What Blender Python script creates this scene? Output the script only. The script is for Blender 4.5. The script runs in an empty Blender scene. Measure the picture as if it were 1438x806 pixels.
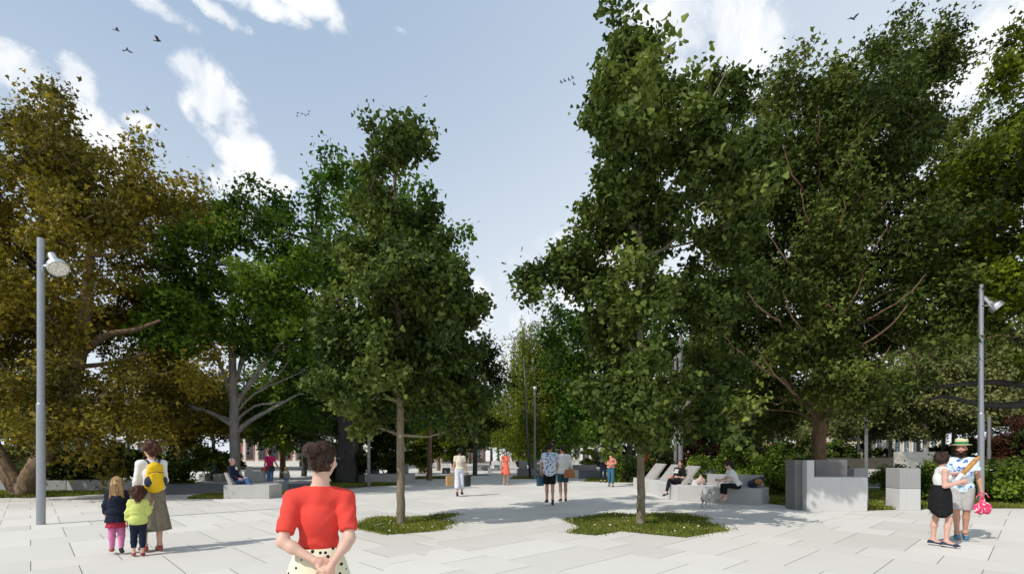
import bpy, bmesh, math, random
import numpy as np
from mathutils import Vector, Matrix

random.seed(7)
SC = bpy.context.scene
COL = SC.collection
FPX, CXP, HYP, CAMH = 706.0, 719.0, 637.0, 1.6

def W(px, py, d):                      # a sighted point of the photograph at distance d
    return np.array([(px - CXP) / FPX * d, d, CAMH + (HYP - py) / FPX * d])
def G(px, py):                         # a sighted point on the ground
    d = FPX * CAMH / (py - HYP)
    return np.array([(px - CXP) / FPX * d, d, 0.0])
def gx(px, d): return (px - CXP) / FPX * d
def zz(py, d): return CAMH + (HYP - py) / FPX * d
def nrm(v):
    v = np.asarray(v, float); n = np.linalg.norm(v)
    return v / n if n > 1e-9 else v

# ------------------------------------------------------------------ objects
def tag(o, label=None, cat=None, group=None, kind=None):
    if label: o['label'] = label
    if cat: o['category'] = cat
    if group: o['group'] = group
    if kind: o['kind'] = kind
    return o
def empty(name, loc=(0, 0, 0), rz=0.0, label=None, cat=None, group=None):
    o = bpy.data.objects.new(name, None); COL.objects.link(o)
    o.location = tuple(float(c) for c in loc); o.rotation_euler = (0, 0, rz)
    o.empty_display_size = 0.2
    return tag(o, label, cat, group)
def copy_tree(o, parent=None):
    c = o.copy(); COL.objects.link(c)
    if parent is not None: c.parent = parent
    for ch in list(o.children): copy_tree(ch, c)
    return c

class MB:
    """Collects vertices and faces; build() links ONE mesh object."""
    def __init__(self): self.v = []; self.f = []; self.mi = []; self.n = 0
    def add(self, V, F, mi=0):
        V = np.asarray(V, float).reshape(-1, 3)
        self.v.append(V)
        for f in F:
            self.f.append([int(i) + self.n for i in f]); self.mi.append(mi)
        self.n += len(V); return self
    def box(self, c, s, mi=0, R=None, taper=1.0):
        c = np.asarray(c, float); hx, hy, hz = [k / 2 for k in s]
        V = []
        for z, t in ((-hz, 1.0), (hz, taper)):
            for x, y in ((-hx, -hy), (hx, -hy), (hx, hy), (-hx, hy)): V.append((x * t, y * t, z))
        V = np.array(V)
        if R is not None: V = V @ np.asarray(R).T
        return self.add(V + c, [(0, 3, 2, 1), (4, 5, 6, 7), (0, 1, 5, 4), (1, 2, 6, 5), (2, 3, 7, 6), (3, 0, 4, 7)], mi)
    def prism(self, poly, z0, z1, mi=0):
        n = len(poly)
        V = [(p[0], p[1], z0) for p in poly] + [(p[0], p[1], z1) for p in poly]
        a = sum(poly[i][0] * poly[(i + 1) % n][1] - poly[(i + 1) % n][0] * poly[i][1] for i in range(n))
        F = [list(range(n))[::-1], list(range(n, 2 * n))] + [(i, (i + 1) % n, n + (i + 1) % n, n + i) for i in range(n)]
        if a < 0: F = [list(f)[::-1] for f in F]
        return self.add(V, F, mi)
    def extrude(self, prof, axis_o, ax, ay, az, depth, mi=0):
        """profile in the plane (ax, ay) pushed along az by depth, centred"""
        o = np.asarray(axis_o, float); ax, ay, az = map(np.asarray, (ax, ay, az)); n = len(prof)
        V = [o + ax * p[0] + ay * p[1] - az * depth / 2 for p in prof] + [o + ax * p[0] + ay * p[1] + az * depth / 2 for p in prof]
        F = [list(range(n))[::-1], list(range(n, 2 * n))] + [(i, (i + 1) % n, n + (i + 1) % n, n + i) for i in range(n)]
        return self.add(V, F, mi)
    def tube(self, pts, r, n=8, mi=0, cap=True, flat=1.0):
        pts = [np.asarray(p, float) for p in pts]; m = len(pts)
        rs = [r] * m if np.isscalar(r) else list(r)
        V = []; ref = None
        for i, p in enumerate(pts):
            t = nrm(pts[min(i + 1, m - 1)] - pts[max(i - 1, 0)])
            if ref is None: ref = np.array([0, 0, 1.0]) if abs(t[2]) < 0.9 else np.array([1.0, 0, 0])
            a = nrm(np.cross(t, ref)); b = np.cross(a, t); ref = b
            for k in range(n):
                w = 2 * math.pi * k / n
                V.append(p + (a * math.cos(w) + b * math.sin(w) * flat) * rs[i])
        F = []
        for i in range(m - 1):
            for k in range(n):
                F.append((i * n + k, i * n + (k + 1) % n, (i + 1) * n + (k + 1) % n, (i + 1) * n + k))
        if cap: F += [list(range(n))[::-1], [(m - 1) * n + k for k in range(n)]]
        return self.add(V, F, mi)
    def lathe(self, prof, c, n=20, mi=0, axis=(0, 0, 1), cap=True):
        c = np.asarray(c, float); az = nrm(axis)
        ax = nrm(np.cross(az, (0, 1, 0) if abs(az[1]) < 0.9 else (1, 0, 0))); ay = np.cross(az, ax)
        V = []
        for r, z in prof:
            for k in range(n):
                w = 2 * math.pi * k / n
                V.append(c + az * z + (ax * math.cos(w) + ay * math.sin(w)) * r)
        m = len(prof); F = []
        for i in range(m - 1):
            for k in range(n): F.append((i * n + k, i * n + (k + 1) % n, (i + 1) * n + (k + 1) % n, (i + 1) * n + k))
        if cap: F += [list(range(n))[::-1], [(m - 1) * n + k for k in range(n)]]
        return self.add(V, F, mi)
    def ell(self, c, r, nu=12, nv=8, mi=0, R=None):
        V = []; c = np.asarray(c, float)
        for j in range(1, nv):
            for i in range(nu):
                a, b = 2 * math.pi * i / nu, math.pi * j / nv
                V.append((r[0] * math.cos(a) * math.sin(b), r[1] * math.sin(a) * math.sin(b), -r[2] * math.cos(b)))
        V += [(0, 0, -r[2]), (0, 0, r[2])]; V = np.array(V)
        if R is not None: V = V @ np.asarray(R).T
        F = []
        for j in range(nv - 2):
            for i in range(nu): F.append((j * nu + i, j * nu + (i + 1) % nu, (j + 1) * nu + (i + 1) % nu, (j + 1) * nu + i))
        s, t = (nv - 1) * nu, (nv - 1) * nu + 1
        F += [(s, (i + 1) % nu, i) for i in range(nu)] + [(t, (nv - 2) * nu + i, (nv - 2) * nu + (i + 1) % nu) for i in range(nu)]
        return self.add(V + c, F, mi)
    def build(self, name, mats, parent=None, smooth=False, bevel=0.0, loc=None, seg=2):
        me = bpy.data.meshes.new(name)
        V = np.concatenate(self.v)
        me.from_pydata(V.tolist(), [], self.f)
        mats = mats if isinstance(mats, (list, tuple)) else [mats]
        for m in mats: me.materials.append(m)
        if len(mats) > 1: me.polygons.foreach_set('material_index', self.mi)
        if bevel > 0:
            bm = bmesh.new(); bm.from_mesh(me)
            es = [e for e in bm.edges if len(e.link_faces) == 2 and e.calc_face_angle(0) > 0.5]
            bmesh.ops.bevel(bm, geom=es, offset=bevel, segments=seg, affect='EDGES', profile=0.6)
            bm.to_mesh(me); bm.free()
        if smooth: me.polygons.foreach_set('use_smooth', [True] * len(me.polygons))
        me.update()
        o = bpy.data.objects.new(name, me); COL.objects.link(o)
        if parent is not None: o.parent = parent
        if loc is not None: o.location = tuple(float(c) for c in loc)
        return o

def np_mesh(name, V, F, mat, parent=None, face_attr=None, col=None, smooth=False, loc=None):
    """fast mesh: F is a list of (m,k) index arrays; face_attr float per face; col float4 per vertex"""
    me = bpy.data.meshes.new(name)
    V = np.ascontiguousarray(V, dtype=np.float32)
    me.vertices.add(len(V)); me.vertices.foreach_set('co', V.ravel())
    if not isinstance(F, list): F = [F]
    F = [np.asarray(f) for f in F if len(f)]
    idx = np.concatenate([f.ravel() for f in F]).astype(np.int32)
    sizes = np.concatenate([np.full(len(f), f.shape[1]) for f in F])
    starts = np.concatenate([[0], np.cumsum(sizes)[:-1]]).astype(np.int32)
    me.loops.add(len(idx)); me.loops.foreach_set('vertex_index', idx)
    me.polygons.add(len(sizes)); me.polygons.foreach_set('loop_start', starts)
    me.update(calc_edges=True)
    if smooth: me.polygons.foreach_set('use_smooth', np.ones(len(sizes), dtype=bool))
    else: me.polygons.foreach_set('use_smooth', np.zeros(len(sizes), dtype=bool))
    if face_attr is not None:
        a = me.attributes.new('tone', 'FLOAT', 'FACE'); a.data.foreach_set('value', np.ascontiguousarray(face_attr, dtype=np.float32))
    if col is not None:
        a = me.attributes.new('col', 'FLOAT_COLOR', 'POINT'); a.data.foreach_set('color', np.ascontiguousarray(col, dtype=np.float32).ravel())
    for m in (mat if isinstance(mat, (list, tuple)) else [mat]): me.materials.append(m)
    me.update()
    o = bpy.data.objects.new(name, me); COL.objects.link(o)
    if parent is not None: o.parent = parent
    if loc is not None: o.location = tuple(float(c) for c in loc)
    return o

# ------------------------------------------------------------------ materials
class NT:
    def __init__(self, name):
        self.m = bpy.data.materials.new(name); self.m.use_nodes = True
        self.t = self.m.node_tree; self.t.nodes.clear()
        self.out = self.t.nodes.new('ShaderNodeOutputMaterial')
    def n(self, ty, **k):
        x = self.t.nodes.new(ty)
        for a, b in k.items(): setattr(x, a, b)
        return x
    def l(self, a, b): self.t.links.new(a, b)
    def val(self, s, v):
        if hasattr(v, 'is_linked') or isinstance(v, bpy.types.NodeSocket): self.l(v, s)
        else: s.default_value = v
    def math(self, op, a, b=None, c=None, clamp=False):
        x = self.n('ShaderNodeMath', operation=op); x.use_clamp = clamp
        self.val(x.inputs[0], a)
        if b is not None: self.val(x.inputs[1], b)
        if c is not None: self.val(x.inputs[2], c)
        return x.outputs[0]
    def vmath(self, op, a, b=None, out=0):
        x = self.n('ShaderNodeVectorMath', operation=op)
        self.val(x.inputs[0], a)
        if b is not None: self.val(x.inputs[1], b)
        return x.outputs['Value'] if op in ('DOT_PRODUCT', 'LENGTH', 'DISTANCE') else x.outputs[0]
    def mix(self, f, a, b, blend='MIX'):
        x = self.n('ShaderNodeMix', data_type='RGBA', blend_type=blend)
        self.val(x.inputs['Factor'], f) if False else self.val(x.inputs[0], f)
        self.val(x.inputs[6], a); self.val(x.inputs[7], b)
        return x.outputs[2]
    def noise(self, vec, scale, detail=3, rough=0.55, dist=0.0):
        x = self.n('ShaderNodeTexNoise'); x.inputs['Scale'].default_value = scale
        x.inputs['Detail'].default_value = detail; x.inputs['Roughness'].default_value = rough
        x.inputs['Distortion'].default_value = dist
        if vec is not None: self.l(vec, x.inputs['Vector'])
        return x.outputs[0]
    def ramp(self, f, stops):
        x = self.n('ShaderNodeValToRGB'); e = x.color_ramp.elements
        while len(e) < len(stops): e.new(0.5)
        for k, (p, c) in zip(e, stops):
            k.position = p; k.color = (*c, 1) if len(c) == 3 else c
        self.l(f, x.inputs[0]); return x.outputs[0]
    def maprange(self, v, a, b, c=0.0, d=1.0, smooth=True):
        x = self.n('ShaderNodeMapRange'); x.interpolation_type = 'SMOOTHSTEP' if smooth else 'LINEAR'
        self.val(x.inputs[0], v)
        for i, k in zip((1, 2, 3, 4), (a, b, c, d)): x.inputs[i].default_value = k
        return x.outputs[0]
    def bsdf(self, color, rough=0.6, metal=0.0, spec=0.5, bump=None, bump_s=0.3, bump_d=0.01):
        b = self.n('ShaderNodeBsdfPrincipled')
        self.val(b.inputs['Base Color'], color if not isinstance(color, tuple) else (*color, 1))
        self.val(b.inputs['Roughness'], rough); self.val(b.inputs['Metallic'], metal)
        b.inputs['Specular IOR Level'].default_value = spec
        if bump is not None:
            u = self.n('ShaderNodeBump'); u.inputs['Strength'].default_value = bump_s; u.inputs['Distance'].default_value = bump_d
            self.l(bump, u.inputs['Height']); self.l(u.outputs[0], b.inputs['Normal'])
        self.l(b.outputs[0], self.out.inputs[0]); return b
    def obj(self): return self.n('ShaderNodeTexCoord').outputs['Object']
    def pos(self): return self.n('ShaderNodeNewGeometry').outputs['Position']

def M_cloth(name, c, rough=0.85, var=0.12, scale=90, wrinkle=14, bs=0.35, c2=None):
    t = NT(name); o = t.obj()
    n1 = t.noise(o, scale, 2); n2 = t.noise(o, wrinkle, 3, 0.5, 0.6)
    d = tuple(x * (1 - var) for x in c); u = tuple(min(1, x * (1 + var)) for x in c)
    b = t.math('ADD', t.math('MULTIPLY', n1, 0.25), n2)
    t.bsdf(t.ramp(n2, [(0.3, d), (0.7, c2 or u)]), rough, spec=0.2, bump=b, bump_s=bs, bump_d=0.02)
    return t.m
def M_simple(name, c, rough=0.5, metal=0.0, var=0.08, scale=6.0, bump=0.0):
    t = NT(name); o = t.obj(); n = t.noise(o, scale, 4)
    d = tuple(x * (1 - var) for x in c); u = tuple(min(1, x * (1 + var)) for x in c)
    t.bsdf(t.ramp(n, [(0.3, d), (0.7, u)]), rough, metal, bump=(t.noise(o, scale * 12, 3) if bump else None), bump_s=bump or 0.1, bump_d=0.005)
    return t.m
def M_concrete(name, c, var=0.08, speck=0.0):
    t = NT(name); p = t.obj(); big = t.noise(p, 1.3, 5, 0.6); fine = t.noise(p, 45, 4, 0.7)
    d = tuple(x * (1 - var) for x in c); u = tuple(min(1, x * (1 + var)) for x in c)
    col = t.ramp(t.math('ADD', t.math('MULTIPLY', big, 0.75), t.math('MULTIPLY', fine, 0.25)), [(0.35, d), (0.65, u)])
    if speck:
        v = t.noise(p, 60, 2, 0.6)
        col = t.mix(t.maprange(v, 0.52, 0.62, 0, speck), col, tuple(x * 1.9 for x in c) + (1,))
    # rain streaks: stretched noise along z
    mp = t.n('ShaderNodeMapping'); mp.inputs['Scale'].default_value = (9, 9, 0.7); t.l(p, mp.inputs[0])
    st = t.noise(mp.outputs[0], 1.0, 3)
    col = t.mix(t.maprange(st, 0.55, 0.75, 0, 0.14), col, tuple(x * 0.6 for x in c) + (1,))
    t.bsdf(col, 0.8, spec=0.3, bump=fine, bump_s=0.25, bump_d=0.004)
    return t.m
def M_leaf(name, c0, c1, c2, trans=0.28, rough=0.5):
    t = NT(name)
    a = t.n('ShaderNodeAttribute'); a.attribute_name = 'tone'
    c0, c1, c2 = [(c[0] * 1.30, c[1] * 1.18, c[2] * .62) for c in (c0, c1, c2)]
    col = t.ramp(a.outputs['Fac'], [(0.1, c0), (0.5, c1), (0.92, c2)])
    b = t.bsdf(col, rough + .08, spec=0.14)
    tr = t.n('ShaderNodeBsdfTranslucent'); tc = t.mix(1.0, col, (1.15, 1.25, 0.5, 1), 'MULTIPLY'); t.l(tc, tr.inputs[0])
    mx = t.n('ShaderNodeMixShader'); mx.inputs[0].default_value = trans
    t.l(b.outputs[0], mx.inputs[1]); t.l(tr.outputs[0], mx.inputs[2]); t.l(mx.outputs[0], t.out.inputs[0])
    return t.m
def M_bark(name, c, c2, scale=7.0):
    t = NT(name); o = t.obj()
    mp = t.n('ShaderNodeMapping'); mp.inputs['Scale'].default_value = (scale, scale, scale * 0.16); t.l(o, mp.inputs[0])
    n = t.noise(mp.outputs[0], 2.2, 6, 0.65, 0.8); g = t.noise(o, 1.2, 3)
    f = t.math('ADD', t.math('MULTIPLY', n, 0.7), t.math('MULTIPLY', g, 0.3))
    t.bsdf(t.ramp(f, [(0.36, c), (0.62, c2)]), 0.9, spec=0.15, bump=n, bump_s=0.9, bump_d=0.04)
    return t.m
def M_vcol(name, rough=0.55, bump=0.0, spec=0.35, sss=0.0):
    t = NT(name); a = t.n('ShaderNodeAttribute'); a.attribute_name = 'col'
    o = t.obj(); n = t.noise(o, 25, 3)
    col = t.mix(t.maprange(n, 0.35, 0.65, 0, 0.18), a.outputs['Color'], t.mix(1.0, a.outputs['Color'], (0.9, 0.72, 0.68, 1), 'MULTIPLY'))
    b = t.bsdf(col, rough, spec=spec, bump=t.noise(o, 180, 2), bump_s=0.05, bump_d=0.002)
    if sss: b.inputs['Subsurface Weight'].default_value = sss; b.inputs['Subsurface Radius'].default_value = (0.012, 0.005, 0.003); b.inputs['Subsurface Scale'].default_value = 1.0
    return t.m
def M_hair(name, c0, c1, scale=60, rough=0.42):
    t = NT(name); o = t.obj()
    w = t.n('ShaderNodeTexNoise'); w.inputs['Scale'].default_value = 1.0; w.inputs['Detail'].default_value = 4
    mp = t.n('ShaderNodeMapping'); mp.inputs['Scale'].default_value = (scale, scale, scale * 0.12)
    warp = t.n('ShaderNodeTexNoise'); warp.inputs['Scale'].default_value = 9
    t.l(o, warp.inputs['Vector'])
    ad = t.n('ShaderNodeVectorMath', operation='MULTIPLY_ADD'); t.l(warp.outputs['Color'], ad.inputs[0]); ad.inputs[1].default_value = (0.06, 0.06, 0.06); t.l(o, ad.inputs[2])
    t.l(ad.outputs[0], mp.inputs[0]); t.l(mp.outputs[0], w.inputs['Vector'])
    t.bsdf(t.ramp(w.outputs[0], [(0.32, c0), (0.68, c1)]), rough, spec=0.22, bump=w.outputs[0], bump_s=0.9, bump_d=0.012)
    return t.m
# ------------------------------------------------------------------ camera, sun, sky
cam = bpy.data.objects.new('camera', bpy.data.cameras.new('camera')); COL.objects.link(cam)
cam.location = (0, 0, CAMH); cam.rotation_euler = (math.pi / 2, 0, 0)
cam.data.sensor_width = 36.0; cam.data.lens = 36.0 * FPX / 1438.0
cam.data.shift_y = (HYP - 403.0) / 1438.0; cam.data.clip_end = 3000; cam.data.clip_start = 0.1
SC.camera = cam
SUN_EL = math.radians(44); SDX, SDY = -0.76, -0.65
sl = bpy.data.lights.new('sun', 'SUN'); sl.energy = 3.6; sl.angle = math.radians(0.6); sl.color = (1.0, 0.955, 0.89)
so = bpy.data.objects.new('sun', sl); COL.objects.link(so)
hh = math.hypot(SDX, SDY)
sdir = Vector((SDX / hh * math.cos(SUN_EL), SDY / hh * math.cos(SUN_EL), math.sin(SUN_EL)))
so.rotation_euler = (-sdir).to_track_quat('-Z', 'Y').to_euler(); so.location = (-20, -20, 30)

wd = bpy.data.worlds.new('World'); SC.world = wd; wd.use_nodes = True
wt = wd.node_tree; wt.nodes.clear()
class WT(NT):
    def __init__(self, t): self.t = t; self.out = t.nodes.new('ShaderNodeOutputWorld')
w = WT(wt)
sky = w.n('ShaderNodeTexSky', sky_type='NISHITA'); sky.sun_disc = False
sky.sun_elevation = SUN_EL; sky.sun_rotation = math.atan2(SDX, SDY) % (2 * math.pi)
sky.air_density = 1.0; sky.dust_density = 1.6; sky.ozone_density = 1.6; sky.altitude = 100
dirv = w.n('ShaderNodeTexCoord').outputs['Generated']
sep = w.n('ShaderNodeSeparateXYZ'); w.l(dirv, sep.inputs[0])
# thin bright haze, thicker low down and to the east
hz = w.maprange(sep.outputs[2], 0.04, 0.74, 1.0, 0.0)
he = w.maprange(sep.outputs[0], -0.5, 0.75, -0.10, 0.50)
hf = w.math('ADD', w.math('MULTIPLY', hz, 0.95), he, clamp=True)
base = w.mix(0.75, sky.outputs[0], (6.0, 7.7, 10.0, 1))
base = w.mix(w.math('MULTIPLY', hf, 0.93), base, (10.3, 11.0, 11.6, 1))
# cumulus patches: soft ellipses round fixed sky directions, frayed by noise
n1 = w.noise(dirv, 10.0, 10, 0.62, 0.4); n2 = w.noise(dirv, 34.0, 6, 0.6)
CL = [  # px, py, half sizes px, tilt deg, weight
    (215, 8, 62, 20, 5, .95), (305, 17, 52, 14, 12, .95), (440, 4, 62, 22, 5, .95), (470, 30, 22, 20, 40, .6), (330, -6, 120, 18, 0, .8),
    (272, 98, 42, 34, 38, 1.0), (305, 150, 66, 44, 48, 1.15), (345, 212, 48, 34, 30, 1.05), (262, 80, 36, 14, -8, .7),
    (40, 112, 90, 46, 6, 1.25), (108, 110, 36, 36, 0, 1.1), (95, 160, 90, 40, 22, 1.1), (195, 172, 24, 14, 0, .75), (10, 100, 40, 34, 0, 1),
    (350, 258, 66, 24, -6, 1.05), (270, 285, 90, 30, 0, .9), (120, 215, 130, 50, 20, .9),
    (960, 30, 100, 60, 12, 1.2), (1040, 60, 70, 66, 0, 1.25), (900, 14, 38, 18, 0, .8), (985, 120, 120, 70, 20, 1.0), (1060, 24, 30, 24, 0, .8),
    (1330, 95, 170, 70, -12, .95), (1400, 40, 90, 40, 0, .8), (800, 392, 110, 60, 0, .8), (690, 470, 80, 80, 0, .5),
    (-300, 150, 260, 60, 0, 1), (1800, 200, 240, 90, 0, 1), (560, 42, 20, 6, 10, .35), (-150, 40, 90, 30, 0, .9)]
tot = None
for px, py, rx, ry, tl, wgt in CL:
    c = nrm([(px - CXP) / FPX, 1.0, (HYP - py) / FPX])
    u = nrm(np.cross(c, (0, 0, 1.0))); v = np.cross(u, c)
    a = math.radians(tl); u2 = u * math.cos(a) - v * math.sin(a); v2 = u * math.sin(a) + v * math.cos(a)
    k = c[1] ** 1.5                      # photograph pixels to radians, roughly
    df = w.vmath('SUBTRACT', dirv, tuple(c))
    da = w.math('MULTIPLY', w.vmath('DOT_PRODUCT', df, tuple(u2)), FPX / (rx * k))
    db = w.math('MULTIPLY', w.vmath('DOT_PRODUCT', df, tuple(v2)), FPX / (ry * k))
    e = w.math('SQRT', w.math('ADD', w.math('MULTIPLY', da, da), w.math('MULTIPLY', db, db)))
    mk = w.math('MULTIPLY', w.math('SUBTRACT', 1.25, e, clamp=True), wgt)
    tot = mk if tot is None else w.math('MAXIMUM', tot, mk)
fray = w.math('ADD', w.math('MULTIPLY', w.math('SUBTRACT', n1, 0.5), 3.0), w.math('MULTIPLY', w.math('SUBTRACT', n2, 0.5), 1.3))
cm = w.math('MULTIPLY', w.maprange(w.math('ADD', tot, fray), 0.10, 0.85), w.maprange(tot, 0.0, 0.25))
shade = w.maprange(n1, 0.35, 0.62)
ccol = w.mix(shade, (9.4, 10.1, 11.0, 1), (12.0, 12.2, 12.4, 1))
fin = w.mix(cm, base, ccol)
bgn = w.n('ShaderNodeBackground'); w.l(fin, bgn.inputs[0]); bgn.inputs[1].default_value = 0.085
w.l(bgn.outputs[0], w.out.inputs[0])
vs = SC.view_settings; vs.view_transform = 'Standard'; vs.look = 'None'; vs.exposure = 0.0; vs.gamma = 1.0; vs.use_curve_mapping = False
SC.cycles.max_bounces = 6; SC.cycles.diffuse_bounces = 3; SC.cycles.transmission_bounces = 4; SC.cycles.transparent_max_bounces = 6
SC.cycles.caustics_reflective = False; SC.cycles.caustics_refractive = False
SC.cycles.sample_clamp_indirect = 4.0
try: SC.cycles.use_denoising = True
except Exception: pass

# ------------------------------------------------------------------ ground
E1 = (-0.692, 0.722); E2 = (0.722, 0.692)          # the two paving directions, read from the joints' vanishing points
def M_paving():
    t = NT('pale_stone_paving'); p = t.pos()
    a = t.vmath('DOT_PRODUCT', p, (E1[0], E1[1], 0)); b = t.vmath('DOT_PRODUCT', p, (E2[0], E2[1], 0))
    sx = t.n('ShaderNodeSeparateXYZ'); t.l(p, sx.inputs[0])
    def layer(run, cross):
        q = t.math('DIVIDE', cross, 2.6); fq = t.math('FRACT', q); iq = t.math('FLOOR', q)
        wide = t.math('LESS_THAN', fq, 0.665)
        row = t.math('ADD', t.math('MULTIPLY', iq, 2.0), wide)
        col = t.math('DIVIDE', t.math('ADD', run, t.math('MULTIPLY', wide, 0.5)), 1.0)
        fc = t.math('FRACT', col); ic = t.math('FLOOR', col)
        jt = t.math('LESS_THAN', fc, 0.012)
        jl = t.math('ADD', t.math('LESS_THAN', fq, 0.0022), t.math('LESS_THAN', t.math('ABSOLUTE', t.math('SUBTRACT', fq, 0.665)), 0.0012), clamp=True)
        cb = t.n('ShaderNodeCombineXYZ'); t.l(row, cb.inputs[0]); t.l(ic, cb.inputs[1])
        wn = t.n('ShaderNodeTexWhiteNoise'); wn.noise_dimensions = '2D'; t.l(cb.outputs[0], wn.inputs[0])
        return jt, jl, wn.outputs[0]
    L = layer(b, a); R = layer(a, b)
    # the seam between the two fields steps along slab ends
    stp = t.math('MULTIPLY', t.math('FLOOR', t.math('DIVIDE', sx.outputs[1], 1.9)), 0.9)
    ctr = t.math('ADD', sx.outputs[0], t.math('MULTIPLY', t.math('FRACT', t.math('MULTIPLY', stp, 0.73)), 1.2))
    zone = t.math('GREATER_THAN', ctr, -0.6)
    mix1 = lambda i: t.math('ADD', t.math('MULTIPLY', L[i], t.math('SUBTRACT', 1.0, zone)), t.math('MULTIPLY', R[i], zone))
    jt, jl, tone = mix1(0), mix1(1), mix1(2)
    big = t.noise(p, 0.35, 5, 0.6); fine = t.noise(p, 26, 5, 0.7); mid = t.noise(p, 3.0, 4, 0.6)
    f = t.math('ADD', t.math('MULTIPLY', tone, 0.45), t.math('ADD', t.math('MULTIPLY', big, 0.3), t.math('ADD', t.math('MULTIPLY', fine, 0.18), t.math('MULTIPLY', mid, 0.25))))
    col = t.ramp(f, [(0.3, (0.58, 0.553, 0.502)), (0.62, (0.655, 0.627, 0.572)), (0.9, (0.705, 0.677, 0.622))])
    st = t.noise(p, 1.1, 6, 0.75)
    col = t.mix(t.maprange(st, 0.56, 0.76, 0, 0.26), col, (0.40, 0.39, 0.37, 1))
    col = t.mix(t.math('MULTIPLY', jl, 0.45), col, (0.30, 0.29, 0.27, 1))
    col = t.mix(t.math('MULTIPLY', jt, 0.85), col, (0.10, 0.10, 0.10, 1))
    hgt = t.math('SUBTRACT', t.math('MULTIPLY', fine, 0.4), t.math('ADD', jt, jl))
    t.bsdf(col, 0.7, spec=0.3, bump=hgt, bump_s=0.25, bump_d=0.008)
    return t.m
def sheet(name, poly, z, mat, kind='structure'):
    o = MB().add([(p[0], p[1], z) for p in poly], [list(range(len(poly)))]).build(name, mat)
    n = o.data.polygons[0].normal
    if n.z < 0: o.data.flip_normals()
    tag(o, kind=kind); return o
MAT_PAVE = M_paving()
sheet('ground', [(-900, -60), (900, -60), (900, 1500), (-900, 1500)], 0.0, MAT_PAVE)
t = NT('shade_toned_paving'); p = t.pos()  # grey paving path; the shade under the trees is put into its darker colour
t.bsdf(t.ramp(t.noise(p, 1.0, 6, 0.7), [(0.3, (0.15, 0.15, 0.15)), (0.7, (0.22, 0.22, 0.215))]), 0.85, bump=t.noise(p, 60, 3), bump_s=0.4, bump_d=0.004)
MAT_PATH = t.m
t = NT('lawn_soil'); p = t.pos()
t.bsdf(t.ramp(t.noise(p, 3.0, 6, 0.7), [(0.3, (0.030, 0.042, 0.014)), (0.55, (0.055, 0.085, 0.022)), (0.75, (0.085, 0.12, 0.035))]), 0.95, spec=0.1, bump=t.noise(p, 40, 4), bump_s=0.6, bump_d=0.03)
MAT_LAWN = t.m
t = NT('planted_earth'); p = t.pos()
t.bsdf(t.ramp(t.noise(p, 2.5, 7, 0.75), [(0.3, (0.030, 0.028, 0.020)), (0.7, (0.10, 0.085, 0.06))]), 0.95, spec=0.1, bump=t.noise(p, 9, 6), bump_s=0.9, bump_d=0.15)
MAT_EARTH = t.m
GP = lambda *pts: [G(x, y)[:2] for x, y in pts]
# sheets of ground: (name, polygon in metres, height, material)
sheet('path', GP((150, 694.5), (314, 694.5), (480, 688), (520, 683), (520, 678), (420, 679), (190, 679.5), (60, 683), (60, 692)), 0.004, MAT_PATH)  # paving strip behind the bench, its shade painted in as a dark tone
sheet('path', GP((-400, 662), (330, 662), (470, 660), (470, 657), (-400, 657)), 0.004, MAT_PATH)
LAWNS = {
    'front_left': GP((-500, 705), (0, 699), (45, 698.5), (100, 696.5), (150, 693), (196, 688.5), (150, 684), (-500, 684)),
    'behind_wall': GP((-700, 683.5), (170, 684), (232, 679), (272, 678.6), (276, 673), (-700, 668)),
    'left_bench': GP((262, 700.5), (314, 700), (314, 694.6), (290, 694.6)),
    'left_bench_right': GP((378, 698), (402, 694), (404, 691), (378, 692)),
    'dark_trunk': GP((445, 684.5), (495, 683.8), (560, 681), (560, 678.5), (445, 678.5)),
    'right_main': GP((1080, 707), (1120, 711.5), (1215, 716.5), (1262, 715.5), (1300, 714.5), (1400, 713.5), (1600, 714), (2200, 712), (2200, 684), (1085, 684)),
    'right_far': GP((1180, 668), (1700, 668), (1700, 655), (1180, 655)),
    'far_a': GP((578, 672.6), (650, 672), (640, 670), (588, 670.2)),
    'far_b': GP((716, 672.4), (770, 672.0), (766, 669.6), (722, 669.8)),
    'far_c': GP((820, 676), (905, 677.5), (905, 671), (828, 671)),
    'far_d': GP((656, 667.6), (690, 667), (684, 665.8), (662, 666)),
}
for k, poly in LAWNS.items(): sheet('lawn', poly, 0.006, MAT_LAWN)
# ------------------------------------------------------------------ grass
rng = np.random.default_rng(11)
MAT_BLADE = M_leaf('grass_blades', (0.070, 0.094, 0.026), (0.135, 0.175, 0.052), (0.24, 0.27, 0.11), 0.25, 0.6)
t = NT('daisy_petals'); t.bsdf((0.75, 0.74, 0.66), 0.7); MAT_DAISY = t.m
def in_poly(P, poly):
    x, y = P[:, 0], P[:, 1]; ins = np.zeros(len(P), bool); n = len(poly)
    for i in range(n):
        x0, y0 = poly[i]; x1, y1 = poly[(i + 1) % n]
        c = ((y0 > y) != (y1 > y)) & (x < (x1 - x0) * (y - y0) / (y1 - y0 + 1e-12) + x0)
        ins ^= c
    return ins
def scatter(poly, n, xlim=None, ylim=None):
    A = np.array(poly); lo, hi = A.min(0), A.max(0)
    if xlim: lo[0], hi[0] = max(lo[0], xlim[0]), min(hi[0], xlim[1])
    if ylim: lo[1], hi[1] = max(lo[1], ylim[0]), min(hi[1], ylim[1])
    out = np.zeros((0, 2))
    for _ in range(40):
        P = rng.uniform(lo, hi, (n, 2)); out = np.concatenate([out, P[in_poly(P, poly)]])
        if len(out) >= n: break
    return out[:n]
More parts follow.
